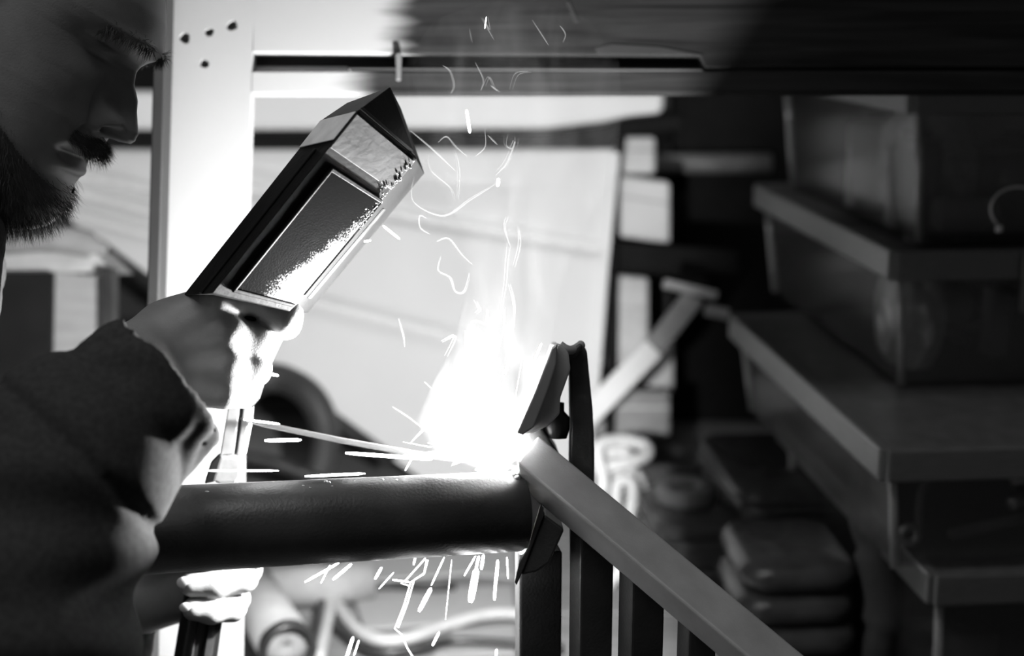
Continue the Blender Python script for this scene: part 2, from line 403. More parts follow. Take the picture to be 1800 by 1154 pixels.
carton(1040, 1178, 688, 768, D2 - .06, .16, 'grey cardboard carton at the bottom of the stack by the rope', M_CARD)
tag(obj('dark_shelf', slab([(1072, 424), (1300, 440), (1300, 486), (1062, 476)], D2 - .05, D2 + .2, .003), M_CAB), 'dark shelf board between the white cartons', 'shelf')
tag(obj('shelf_upright', slab([(1072, 330), (1085, 330), (1080, 790), (1064, 790)], D2 - .085, D2 - .062, .002), M_CAB), 'thin dark shelf upright left of the white cartons', 'post')

# bar clamp leaning against the cartons
BD = 1.86
t = thing('bar_clamp', 'bar clamp slanting up to the right in front of the cartons', 'clamp', P(1052, 712, BD))
def flatbar(a, b, w, th):
    a, b = Vector(a), Vector(b); ax = (b - a); n = FW; s = ax.cross(n).normalized() * w
    return frame_box(a - s / 2, ax, s, n * th, .002)
obj('bar', flatbar(P(1030, 735, BD), P(1150, 612, BD), .030, .012), M_CARTON, t)
obj('handle', flatbar(P(1150, 612, BD), P(1222, 520, BD), .028, .016), M_GREYBAR, t)
obj('jaw', flatbar(P(1168, 498, BD - .01), P(1262, 520, BD - .01), .012, .02), mat('grey_jaw', .30, .5), t)
obj('jaw_pad', tube([P(1240, 545, BD - .01), P(1280, 553, BD - .01)], .008, 10), MATS['grey_jaw'], t)

# rope tangle on the bench
t = thing('rope', 'tangle of white rope on the bench beside the bent bracket', 'rope', P(1090, 870, 1.75))
pts = [(1040, 905), (1060, 850), (1050, 790), (1085, 775), (1130, 782), (1136, 800), (1100, 815), (1052, 822), (1048, 806), (1075, 796), (1100, 800), (1108, 830), (1098, 862), (1068, 858), (1066, 836), (1090, 832), (1120, 838), (1130, 880), (1126, 930), (1118, 990)]
obj('coil', tube(spline([P(x, y, 1.76 - .012 * math.sin(i * 1.3) + i * .002) for i, (x, y) in enumerate(pts)], 7), .0088, 8), M_ROPE, t, True)
pts = [(1060, 1040), (1088, 1000), (1100, 940), (1112, 870), (1106, 846), (1086, 850), (1082, 900), (1092, 980), (1108, 1045)]
obj('loose_end', tube(spline([P(x, y, 1.735) for x, y in pts], 7), .0075, 8), M_ROPE, t, True)

# stacks of rounded vinyl pads
def padstack(pxc, py_front, d, w, l, n, th, labels, yaw, z0, jit=.006):
    base = P(pxc, py_front, d); s = []
    for i in range(n):
        lab = labels[i] if i < len(labels) else labels[-1]
        me = rslab(w, l, th * .86, .035, th * .38)
        o = tag(obj('vinyl_pad', me, M_PAD, smooth=True), lab, 'pad', 'stacked grey vinyl pads')
        o.location = (base.x + random.uniform(-jit, jit), base.y + l / 2 + random.uniform(-jit, jit), z0 + i * th); o.rotation_euler.z = math.radians(yaw + random.uniform(-1.5, 1.5))
        s.append(o)
    return s
za = P(1235, 928, 1.70).z
n_a = 9; zt_a = P(1235, 900, 1.70).z
th = (zt_a - BZ) / n_a
ORD = ['tenth', 'ninth', 'eighth', 'seventh', 'sixth', 'fifth', 'fourth', 'third', 'second']
lab_a = [ORD[k + 1] + ' grey pad counted down from the one with the tape roll' for k in range(8)] + ['grey rounded pad carrying the tape roll']
padstack(1240, 900, 1.66, .125, .23, n_a, th, lab_a, 6, BZ)
zt_b = P(1400, 868, 1.66).z; th_b = (zt_b - BZ) / 10
lab_b = [ORD[k] + ' grey pad counted down in the stack nearer the plastic bins' for k in range(9)] + ['topmost plain pad of the stack nearer the plastic bins']
padstack(1398, 880, 1.66, .145, .25, 10, th_b, lab_b, 6, BZ)
lab_c = ['lowest of the front pads behind the steel handrail', 'second lowest of the front pads behind the steel handrail', 'second highest of the front pads behind the steel handrail', 'topmost of the front pads behind the steel handrail']
zt_c = P(1400, 985, 1.47).z
padstack(1400, 1070, 1.46, .125, .16, 4, (zt_c - BZ) / 4, lab_c, 3, BZ)
t = thing('tape_roll', 'worn tape roll lying on the grey pad', 'tape roll', (P(1205, 845, 1.74).x, P(1205, 845, 1.74).y, zt_a - .001))
c = Vector(t.location)
obj('roll', lathe([(0, .012), (0, .036), (.004, .037), (.014, .037), (.018, .036), (.018, .012), (0, .012)], c, Vector((0, 0, 1)), 32), mat('tape', .22, .5), t, True)
obj('core', lathe([(.0005, .007), (.0005, .012), (.0185, .012), (.0185, .007), (.0005, .007)], c, Vector((0, 0, 1)), 24), mat('cardboard_core', .07, .8), t, True)

# strap hanging off the lid of the third bin
t = tag(obj('hanging_strap', None or (lambda: (lambda bm: bm_mesh(bm))((lambda bm: (bm_tube(bm, spline([P(1520, 790, 1.43), P(1512, 850, 1.42), P(1518, 920, 1.41), P(1545, 990, 1.41), P(1558, 1060, 1.42), P(1545, 1130, 1.43), P(1540, 1200, 1.46)], 6), [.010] * 8 + [.014] * 8 + [.021] * 12 + [.015] * 9, 12), bm)[1])(bmesh.new())))(), mat('dark_grey_strap', .06, .8), smooth=True),
        'dark grey padded strap hanging below the corner of the broad lid', 'strap')

# ---- clear plastic bins
BY = Vector((-.092, 1, 0)).normalized(); BX = Vector((BY.y, -BY.x, 0))
def bin_box(front_left_top, w, l, h, lid_h, label, latch=True):
    o = Vector(front_left_top); t = thing('storage_bin', label, 'storage bin', o + BX * w / 2 + BY * l / 2 - Vector((0, 0, h + lid_h)), 'clear plastic storage bins stacked at the right')
    zl = Vector((0, 0, 1)); tp = .012; th_ = .003
    def loop(z, ins):
        i = ins; return [o + BX * i + BY * i + zl * z, o + BX * (w - i) + BY * i + zl * z, o + BX * (w - i) + BY * (l - i) + zl * z, o + BX * i + BY * (l - i) + zl * z]
    bm = bmesh.new()
    rings = [[bm.verts.new(x) for x in loop(z, i)] for z, i in ((-lid_h, .012), (-lid_h - h, .012 + tp))]
    inner = [[bm.verts.new(x) for x in loop(z, i)] for z, i in ((-lid_h, .012 + th_), (-lid_h - h + th_, .012 + tp + th_))]
    for k in range(4):
        j = (k + 1) % 4
        bm.faces.new([rings[0][k], rings[0][j], rings[1][j], rings[1][k]]); bm.faces.new([inner[0][j], inner[0][k], inner[1][k], inner[1][j]])
        bm.faces.new([rings[0][j], rings[0][k], inner[0][k], inner[0][j]])
    bm.faces.new(rings[1]); bm.faces.new(list(reversed(inner[1])))
    body = obj('body', bm_mesh(bm), M_CLEAR, t)
    for k in (0, 1, 2, 3):      # the thickened corners of the moulding
        obj('corner_highlight_rib', tube([rings_p for rings_p in (loop(-lid_h, .013)[k], loop(-lid_h - h, .013 + tp)[k])], .0045, 8), M_RIB, t, True)
    # lid: a tray with a stepped rim
    bm = bmesh.new(); bm_hexa(bm, loop(-lid_h * .55, .004) + loop(-lid_h * .15, .006)); obj('lid', bm_mesh(bm), M_LID, t)
    for k in range(4):
        j = (k + 1) % 4; a, b = loop(-lid_h * .5, .002)[k], loop(-lid_h * .5, .002)[j]; n = Vector((b.y - a.y, a.x - b.x, 0)).normalized() * .006
        obj('rim', hexa([a + n - zl * lid_h * .6, b + n - zl * lid_h * .6, b - n - zl * lid_h * .6, a - n - zl * lid_h * .6, a + n + zl * lid_h * .5, b + n + zl * lid_h * .5, b - n + zl * lid_h * .5, a - n + zl * lid_h * .5], .003), M_LID, t)
    if latch:
        c = o + BX * w * .30 - BY * .006
        obj('latch', frame_box(c - zl * (lid_h + .035), BX * .022, BY * -.008, zl * (lid_h + .03), .003), M_LID, t)
    return t, o
lidh = .028
z2t = P(1572, 440, 1.38).z; c2 = P(1572, 440, 1.38)
bin_box(c2, .42, .52, z2t - lidh - P(1572, 704, 1.38).z, lidh, 'clear bin with a thick frosted rim, second from the top of the stack')
z3 = P(1572, 704, 1.38).z; c3 = PZ(1556, 790, z3)
b3h = .092
bin_box(c3, .46, .55, b3h, lidh, 'wide clear bin with a broad flat lid, third from the top')
z4 = z3 - lidh - b3h; c4 = PZ(1640, 1010, z4)
bin_box(c4, .40, .50, z4 - lidh - BZ, lidh, 'lowest clear bin of the stack, cut by the bottom of the picture')
c1 = Vector((c2.x + .012, c2.y + .012, z2t + .16))
bin_box(c1, .40, .49, .16 - lidh, lidh, 'topmost clear bin full of parts, just below the dark timber rail', False)

def can(name, base, r, h, m, label, cat, axis=Vector((0, 0, 1)), lidm=None):
    t = thing(name, label, cat, base)
    obj('body', lathe([(0, r * .9), (.003, r), (h * .82, r), (h * .9, r * .75), (h * .93, r * .45)], base, axis, 20), m, t, True)
    obj('cap', lathe([(h * .90, r * .5), (h * .93, r * .55), (h, r * .5), (h * 1.01, r * .4)], base, axis, 16), lidm or M_BLACK, t, True)
    return t
zb1 = z2t + .006
G30, G12, G06 = mat('grey_part', .34, .4), mat('mid_grey_part', .18, .4), mat('dark_part', .05, .4)
def inb(o, fx, fy, z): return Vector((0, 0, z)) + Vector((o.x, o.y, 0)) + BX * fx + BY * fy
can('spray_can', inb(c1, .045, .10, zb1), .028, .10, G12, 'short grey can in the topmost bin near its front corner', 'can')
can('spray_can', inb(c1, .05, .24, zb1), .030, .11, G30, 'paler grey can further back in the topmost bin', 'can')
can('jar', inb(c1, .17, .12, zb1), .045, .095, G12, 'wide grey jar behind the front of the topmost bin', 'jar', lidm=G06)
can('bottle', inb(c1, .052, .055, zb1 + .019), .017, .07, G30, 'small pale bottle lying inside the front corner of the topmost bin', 'bottle', BX)
def bag(base, r, label, seed):
    bm = bmesh.new(); bmesh.ops.create_icosphere(bm, subdivisions=4, radius=1)
    rnd = random.Random(seed); ph = [(Vector((rnd.uniform(-1, 1), rnd.uniform(-1, 1), rnd.uniform(-1, 1))) * rnd.uniform(2, 7), rnd.uniform(0, 6)) for _ in range(14)]
    for v in bm.verts:
        n = v.co.copy(); s = 1 + sum(.05 * abs(math.sin(n.dot(k) + p)) for k, p in ph) - .2
        v.co = Vector((n.x * r[0] * s, n.y * r[1] * s, max(-r[2] * .8, n.z * r[2] * s) + r[2] * .8)) + Vector(base)
    return tag(obj('plastic_bag', bm_mesh(bm), M_BAG, smooth=False), label, 'bag')
bag(inb(c1, .085, .17, zb1 + .002), (.042, .055, .064), 'crumpled clear bag standing between the cans in the topmost bin', 3)
t = thing('wire_ring', 'bright wire ring with a bead, hanging by the right edge of the picture', 'ring', P(1790, 400, 1.33))
cc = P(1790, 368, 1.335); pts = [cc + RT * .026 * math.cos(a) + UP * .021 * math.sin(a) for a in [math.radians(60 + 10 * k) for k in range(17)]]
obj('wire', tube(pts, .0013, 8), mat('bright_wire', .8, .3, .1), t, True)
obj('bead', lathe([(-.004, .001), (-.003, .0035), (.003, .0035), (.004, .001)], P(1756, 402, 1.332), UP, 12), MATS['bright_wire'], t, True)
obj('hook_wire', tube([pts[0], pts[0] + RT * .05 + UP * .002, pts[0] + RT * .09], .0013, 8), MATS['bright_wire'], t, True)
# parts in the second and third bins
zb2 = z3 + .008
def rod(name, pts, r, m, label, cat): return tag(obj(name, tube(pts, r, 10), m, smooth=True), label, cat)
tube_y = inb(c2, .06, .10, zb2 + .055)
can('cardboard_tube', inb(c2, .045, .08, zb2 + .062), .022, .075, G30, 'short pale tube lying across the second bin', 'tube', BX, G12)
rod('threaded_rod', [inb(c2, .05, .05, zb2 + .05), inb(c2, .13, .12, zb2 + .012)], .004, G30, 'thin rod crossing another inside the second bin', 'rod')
rod('threaded_rod', [inb(c2, .06, .13, zb2 + .012), inb(c2, .12, .06, zb2 + .045)], .004, G12, 'darker thin rod lying under its crossing neighbour in the second bin', 'rod')
tag(obj('white_sleeve', frame_box(inb(c2, .135, .07, zb2 + .004), BX * .022, BY * .03, Vector((0, 0, .075)), .003), G12), 'upright grey block in the middle of the second bin', 'block')
bag(inb(c2, .052, .085, zb2 + .002), (.026, .05, .066), 'crumpled clear bag pressed into the left corner of the second bin', 9)
zb3 = z4 + .008
rod('cable', spline([inb(c3, .06, .06, zb3 + .01), inb(c3, .065, .07, zb3 + .05), inb(c3, .10, .08, zb3 + .075), inb(c3, .20, .08, zb3 + .078), inb(c3, .28, .09, zb3 + .05)], 6), .0035, G12, 'grey cable arching inside the third bin', 'cable')
rod('bolt', [inb(c3, .15, .07, zb3 + .055), inb(c3, .19, .07, zb3 + .058)], .006, mat('zinc', .6, .3, .8), 'shiny bolt near the top of the third bin', 'bolt')
rod('bolt', [inb(c3, .145, .06, zb3 + .035), inb(c3, .158, .062, zb3 + .037)], .006, MATS['zinc'], 'small shiny bolt below the longer bolt in the third bin', 'bolt')
tag(obj('nut_ring', lathe([(-.003, .005), (-.003, .011), (.003, .011), (.003, .005), (-.003, .005)], inb(c3, .045, .045, zb3 + .014), BY, 18), MATS['zinc'], smooth=True), 'zinc ring in the left corner of the third bin', 'ring')
rod('steel_strip', [inb(c3, .09, .06, zb3 + .006), inb(c3, .30, .10, zb3 + .03)], .006, G12, 'grey strip lying along the floor of the third bin', 'strip')
zb4 = BZ + .01
rod('steel_strip', [inb(c4, .09, .06, zb4 + .05), inb(c4, .20, .08, zb4 + .012)], .006, G30, 'short pale strip inside the lowest bin', 'strip')
can('jar', inb(c4, .10, .14, zb4), .03, .08, G12, 'small dark jar inside the lowest bin', 'jar', lidm=G06)

# ---- left: boxes behind the welder
LD = 1.62
t = thing('wooden_crate', 'pale wooden crate with a dark end, standing behind the welder', 'crate', P(110, 640, LD))
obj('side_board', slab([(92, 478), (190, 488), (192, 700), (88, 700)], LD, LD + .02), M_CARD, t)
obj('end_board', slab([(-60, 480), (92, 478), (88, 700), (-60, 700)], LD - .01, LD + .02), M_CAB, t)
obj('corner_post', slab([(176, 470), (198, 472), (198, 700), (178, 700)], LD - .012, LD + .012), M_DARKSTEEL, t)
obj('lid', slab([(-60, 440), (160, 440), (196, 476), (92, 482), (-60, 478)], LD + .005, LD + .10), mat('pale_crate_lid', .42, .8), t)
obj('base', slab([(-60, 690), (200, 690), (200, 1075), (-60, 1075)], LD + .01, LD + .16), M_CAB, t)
tag(obj('rolled_cloth', tube(spline([P(-60, 432, LD - .01), P(60, 420, LD - .01), P(130, 424, LD), P(185, 440, LD + .02)], 5), [.012] * 3 + [.016] * 10 + [.010] * 3, 12), mat('grey_cloth', .22, .9), smooth=True), 'grey rolled cloth lying on top of the crate', 'cloth')

# ---- under the pipe: clutter on the bench
ZS = BZ
t = thing('cardboard_tube', 'fat cardboard tube with a dark open end pointing at the camera, under the pipe', 'tube', PZ(500, 1150, BZ + .04))
a, b = PZ(425, 1010, BZ + .033), PZ(508, 1145, BZ + .033); axd = (b - a).normalized(); L_ = (b - a).length
obj('wall', lathe([(0, .024), (0, .029), (L_, .029), (L_, .024), (0, .024)], a, axd, 30), mat('pale_cardboard_tube', .34, .8), t, True)
obj('end_ring', lathe([(L_ - .012, .0235), (L_ - .012, .0305), (L_ + .001, .0305), (L_ + .001, .0235), (L_ - .012, .0235)], a, axd, 30), M_BLACK, t, True)
obj('plug', lathe([(L_ - .02, .0005), (L_ - .02, .0234), (L_ - .012, .0234), (L_ - .012, .0005), (L_ - .02, .0005)], a, axd, 30), mat('tube_plug', .3, .8), t, True)
tag(obj('rolled_paper', tube([PZ(455, 1035, BZ + .025), PZ(580, 1030, BZ + .025), PZ(650, 1018, BZ + .025)], .024, 18), mat('rolled_paper', .34, .8), smooth=True), 'pale roll of paper lying under the pipe beside the hose', 'roll')
hp = [(560, 1160, 1.44), (578, 1080, 1.46), (585, 1020, 1.47), (610, 990, 1.5), (600, 1010, 1.5), (590, 1050, 1.47), (620, 1100, 1.44), (665, 1125, 1.43), (720, 1122, 1.43), (790, 1098, 1.45), (850, 1082, 1.47), (905, 1080, 1.48), (960, 1090, 1.5)]
tag(obj('pale_hose', tube(spline([PZ(x, y, BZ + .012) for x, y, d in hp], 7), .0072, 12), M_HOSE, smooth=True), 'pale hose curling in a loop on the bench under the pipe', 'hose')
hp = [(545, 1160, 1.43), (560, 1110, 1.45), (568, 1050, 1.47), (580, 1000, 1.5), (600, 960, 1.5)]
tag(obj('dark_cable', tube(spline([PZ(x, y, BZ + .012) for x, y, d in hp], 7), .0062, 12), M_BLACK, smooth=True), 'dark cable beside the loop of pale hose', 'cable')
hp = [(590, 1100, 1.46), (650, 1145, 1.45), (730, 1142, 1.45), (800, 1128, 1.46), (905, 1132, 1.48), (990, 1140, 1.5)]
tag(obj('dark_cable', tube(spline([PZ(x, y, BZ + .012) for x, y, d in hp], 7), .0052, 12), M_BLACK, smooth=True), 'dark cable running below the pale hose', 'cable')
hp = [(610, 1036, 1.56), (680, 1030, 1.56), (760, 1034, 1.56), (800, 1030, 1.56)]
tag(obj('steel_offcut', tube(spline([PZ(x, y, BZ + .012) for x, y, d in hp], 4), .0052, 8), M_DARKSTEEL, smooth=True), 'dark steel offcut lying inside the hose loop', 'offcut')
M_PAPER = mat('matt_paper', .36, .8, var=.08, scale=8)
def paper(pts, z, label, m=M_PAPER, th=.004):
    bm = bmesh.new(); v = [PZ(x, y, z) for x, y in pts]
    a = [bm.verts.new(p) for p in v]; b = [bm.verts.new(p + Vector((0, 0, th))) for p in v]
    bm.faces.new(list(reversed(a))); bm.faces.new(b)
    for i in range(len(a)): j = (i + 1) % len(a); bm.faces.new([a[i], a[j], b[j], b[i]])
    return tag(obj('paper_sheet', bm_mesh(bm), m), label, 'paper', 'papers on the bench')
paper([(620, 1045), (900, 1035), (905, 1090), (640, 1110)], BZ + .001, 'white paper lying inside the hose loop')
paper([(600, 975), (905, 960), (905, 1020), (820, 1012), (640, 1026)], BZ + .001, 'pale paper lying further back under the pipe')
paper([(425, 735), (550, 738), (566, 790), (545, 842), (420, 812)], BZ + .012, 'white sheet of paper beside the electrode holder, far back on the bench')
paper([(800, 1112), (905, 1105), (905, 1154), (760, 1160)], BZ + .001, 'grey paper by the foot of the first baluster', M_CARD)
hp = [(400, 720, 1.95), (450, 672, 1.95), (500, 668, 1.95), (548, 700, 1.93), (572, 760, 1.92), (560, 830, 1.9), (520, 880, 1.88)]
tag(obj('dark_duct', tube(spline([P(x, y, d) for x, y, d in hp], 7), .020, 14), mat('dark_rubber', .04, .5), smooth=True), 'thick dark rubber duct curving under the slanting sheet edge', 'duct')
hp = [(400, 800, 1.85), (470, 812, 1.85), (530, 832, 1.85), (600, 862, 1.85)]
tag(obj('dark_cable', tube(spline([P(x, y, d) for x, y, d in hp], 7), .010, 12), M_BLACK, smooth=True), 'dark cable lying across the bench left of the arc', 'cable')

# ================================================================== THE RAILING BEING WELDED
t = thing('steel_railing', 'steel stair railing with a slanting square handrail and vertical balusters', 'railing', P(950, 1900, .955))
B0, B1 = P(908, 812, .957), P(1640, 1430, .84)
oA = P(946, 764, .985) - P(908, 812, .957); oC = P(914, 858, .972) - P(908, 812, .957)
obj('handrail', frame_box(B0, B1 - B0, oA, oC, .0022, 3), M_RAIL, t)
dirr = (B1 - B0)
def rail_pt(px):                # a point of the handrail's lower edge at that column
    lo_, hi_ = 0.0, 1.0
    for _ in range(40):
        m_ = (lo_ + hi_) / 2; q = B0 + oC + dirr * m_ - CAM; x = 900 + F * q.dot(RT) / q.dot(FW)
        if x < px: lo_ = m_
        else: hi_ = m_
    return B0 + oC + dirr * lo_
def baluster(px_side, px_front, px_end, ytop):
    a = rail_pt(px_front); d = (a - CAM).dot(FW); zt = a.z + .004
    x0 = (px_front - 900) / F * d; x1 = (px_end - 900) / F * d; xs = (px_side - 900) / F * d
    dep = .020
    # the lit left side is seen because the section is turned a little
    fx = Vector((x1 - x0, .004, 0)); sx = Vector((xs - x0, dep, 0)); o = Vector((x0, a.y, 0))
    top = zt if ytop is None else P(px_front, ytop, d).z
    return frame_box(o, fx, sx, Vector((0, 0, top)), .0015)
obj('baluster', baluster(905, 914, 990, 985), M_STEEL, t)
for s, f, e in ((1003, 1021, 1081), (1091, 1112, 1171), (1196, 1211, 1262), (1290, 1308, 1372)):
    obj('baluster', baluster(s, f, e, None), M_STEEL, t)
# bent bracket: an upside-down V of folded channel; it is deep, so its shade falls on the right of the workshop
def strip_solid(pts, d, depth, bev=.0015):
    bm = bmesh.new(); a = [bm.verts.new(P(x, y, d)) for x, y in pts]; b = [bm.verts.new(P(x, y, d) + FW * depth) for x, y in pts]
    bm.faces.new(a); bm.faces.new(list(reversed(b)))
    for i in range(len(a)): j = (i + 1) % len(a); bm.faces.new([a[i], b[i], b[j], a[j]])
    bmesh.ops.recalc_face_normals(bm, faces=bm.faces); bevel_bm(bm, bev, 2); return bm_mesh(bm)
obj('bracket_arm', strip_solid([(978, 607), (984, 604), (994, 612), (1000, 622), (1003, 650), (985, 700), (984, 728), (966, 748), (932, 764), (920, 764), (950, 690)], .968, .125), M_RAIL, t)
obj('bracket_flange', strip_solid([(970, 612), (980, 604), (978, 640), (962, 690), (938, 752), (918, 766), (908, 762), (940, 690)], .952, .016, .001), mat('bright_cut_steel', .55, .3, .8, var=.1), t)
obj('bracket_leg', strip_solid([(1000, 622), (1004, 613), (1016, 604), (1024, 603), (1032, 618), (1036, 660), (1042, 720), (1045, 790), (1045, 1000), (1004, 1000), (1002, 800), (1003, 760), (1002, 650)], .995, .030), M_STEEL, t)
obj('bracket_saddle', tube(spline([P(984, 607, .975), P(994, 614, .975), P(1004, 616, .978), P(1014, 612, .985), P(1022, 606, .99)], 5), .0032, 10), M_RAIL, t, True)
obj('bracket_crown', strip_solid([(984, 604), (996, 613), (1008, 613), (1020, 603), (1026, 610), (1010, 632), (992, 640), (980, 628)], .978, .04), M_STEEL, t)
obj('clamp_knob', lathe([(0, .003), (.001, .008), (.008, .0095), (.016, .009), (.020, .0045), (.026, .004)], P(976, 772, 1.0), P(980, 728, 1.0) - P(976, 772, 1.0), 20), M_BLACK, t, True)
obj('gusset_plate', strip_solid([(918, 826), (930, 838), (953, 868), (953, 900), (934, 962), (922, 968), (928, 900)], .966, .09), M_RAIL, t)
obj('arc_light_blocker', strip_solid([(910, 764), (952, 752), (985, 802), (985, 850), (934, 890), (912, 850)], .992, .10), M_STEEL, t)  # hidden plate added to keep arc light off the knob and bracket leg
obj('gusset_lip', strip_solid([(906, 832), (913, 836), (921, 880), (922, 930), (915, 966), (910, 966), (916, 920), (914, 880)], .962, .012, .0006), MATS['bright_cut_steel'], t)
obj('lower_bracket', strip_solid([(957, 905), (992, 932), (966, 990), (944, 1006), (916, 1012), (935, 962)], .957, .055), M_STEEL, t)
obj('lower_flange', strip_solid([(950, 886), (957, 905), (921, 1000), (908, 1030), (904, 1024), (912, 990), (928, 966)], .955, .01, .0008), M_STEEL, t)
for x, y in ((934, 856), (955, 872), (955, 880), (911, 864)):
    obj('tack_weld', lathe([(0, .0004), (.0003, .0020), (.0012, .0021), (.0022, .0012), (.0025, .0002)], P(x, y, .9655), -FW, 10), M_DARKSTEEL, t, True)

# the pipe
t = thing('steel_pipe', 'thick dark steel pipe lying level, being welded at its right end', 'pipe', P(560, 990, .95))
pa, pb = P(196, 936, .888), P(912, 899, .976); ax = (pb - pa); Lp = ax.length
prof = [(0, .0235), (0, .0272), (.0008, .0275), (Lp - .0008, .0275), (Lp, .0272), (Lp, .0235), (0, .0235)]
obj('wall', lathe(prof, pa, ax, 64), M_STEEL, t, True)
md = t.children[0].modifiers.new('edges', 'EDGE_SPLIT')
obj('weld_bead', (lambda: (lambda bm: ([bmesh.ops.create_icosphere(bm, subdivisions=2, radius=.0032 + .0008 * math.sin(k * 2.1), matrix=Matrix.Translation(pb + ax.normalized() * -.001 + (UP * math.cos(q) - FW * math.sin(q)) * .0272)) for k, q in enumerate([math.radians(-70 + 9 * i) for i in range(12)])], bm_mesh(bm))[1])(bmesh.new()))(), MATS['bright_cut_steel'], t, True)
r_ = random.Random(4)
for k in range(26):
    s = r_.choice([r_.gauss(.50, .06), r_.gauss(.62, .05), r_.uniform(.2, .98)]) * Lp; q = math.radians(r_.uniform(10, 75))
    c = pa + ax.normalized() * s + (UP * math.cos(q) - FW * math.sin(q)) * .0275
    bm = bmesh.new(); bmesh.ops.create_icosphere(bm, subdivisions=1, radius=r_.uniform(.0004, .0011), matrix=Matrix.Translation(c) @ Matrix.Diagonal((1.6, 1, .6, 1)))
    obj('spatter_bead', bm_mesh(bm), mat('spatter', .5, .4, .3), t, True)

# ================================================================== THE HAND SHIELD
t = thing('welding_hand_shield', 'black box-shaped hand welding shield with a pale band, held up by the fist', 'welding shield', P(450, 620, .95))
Rb, Rt = P(372, 516, .888), P(630, 194, .888)
Qb, Qt = P(508, 548, .931), P(732, 280, .931)
Lb, Lt = P(322, 520, .930), P(567, 210, .930)
Tt = P(686, 153, .925); Tl = P(610, 181, .940)
bk = FW * .085
def shell():
    bm = bmesh.new(); n = {k: bm.verts.new(v) for k, v in dict(Rb=Rb, Rt=Rt, Qb=Qb, Qt=Qt, Lb=Lb, Lt=Lt, T=Tt, Tl=Tl, Qb2=Qb + bk, Qt2=Qt + bk, Lb2=Lb + bk, Lt2=Lt + bk, T2=Tt + bk, Tl2=Tl + bk).items()}
    for f in (('Rb', 'Rt', 'Qt', 'Qb'), ('Lb', 'Lt', 'Rt', 'Rb'), ('Rt', 'T', 'Qt'), ('Lt', 'Tl', 'Rt'), ('Tl', 'T', 'Rt'), ('Qb', 'Qt', 'Qt2', 'Qb2'), ('Lt', 'Lb', 'Lb2', 'Lt2'), ('Qt', 'T', 'T2', 'Qt2'), ('Tl', 'Lt', 'Lt2', 'Tl2'), ('T', 'Tl', 'Tl2', 'T2'), ('Lb', 'Rb', 'Qb', 'Qb2', 'Lb2')):
        bm.faces.new([n[k] for k in f])
    bmesh.ops.recalc_face_normals(bm, faces=bm.faces)
    return bm_mesh(bm)
M_FIBRE = mat('black_fibre', .008, .50, spec=.18, var=.3, scale=40, bump=.12, bscale=300)
so = obj('shell', shell(), M_FIBRE, t)
md = so.modifiers.new('wall', 'SOLIDIFY'); md.thickness = .003; md.offset = -1
md = so.modifiers.new('round', 'BEVEL'); md.width = .0022; md.segments = 3; md.limit_method = 'ANGLE'
def fm(u, v, out=0):            # a point of the main face: u along the shield, v from ridge to lit edge
    a = Rb.lerp(Rt, u); b = Qb.lerp(Qt, u); n = (Rt - Rb).cross(Qb - Rb).normalized()
    if n.dot(FW) > 0: n = -n
    return a.lerp(b, v) + n * out
def fl_(u, v, out=0):           # left face
    a = Lb.lerp(Lt, u); b = Rb.lerp(Rt, u); n = (Lt - Lb).cross(Rb - Lb).normalized()
    if n.dot(FW) > 0: n = -n
    return a.lerp(b, v) + n * out
def quad_plate(fn, us, vs, o0, o1, bev=.0006):
    c = [fn(us[0], vs[0], o0), fn(us[1], vs[0], o0), fn(us[1], vs[1], o0), fn(us[0], vs[1], o0), fn(us[0], vs[0], o1), fn(us[1], vs[0], o1), fn(us[1], vs[1], o1), fn(us[0], vs[1], o1)]
    return hexa(c, bev)
M_BAND_SHADED = mat('shaded_tape_band', .06, .6, spec=.2, var=.25, scale=50, bump=.2)  # darker copy of the one pale tape, shade put into the colour
obj('band', quad_plate(fm, (.80, .985), (0, .995), .0002, .0012), M_BAND_SHADED, t)
obj('band', quad_plate(fl_, (.835, .99), (.02, 1.0), .0002, .0012), mat('lit_tape_band', .88, .5, var=.15, scale=60), t)  # same tape on the left face, its brighter light put into the colour
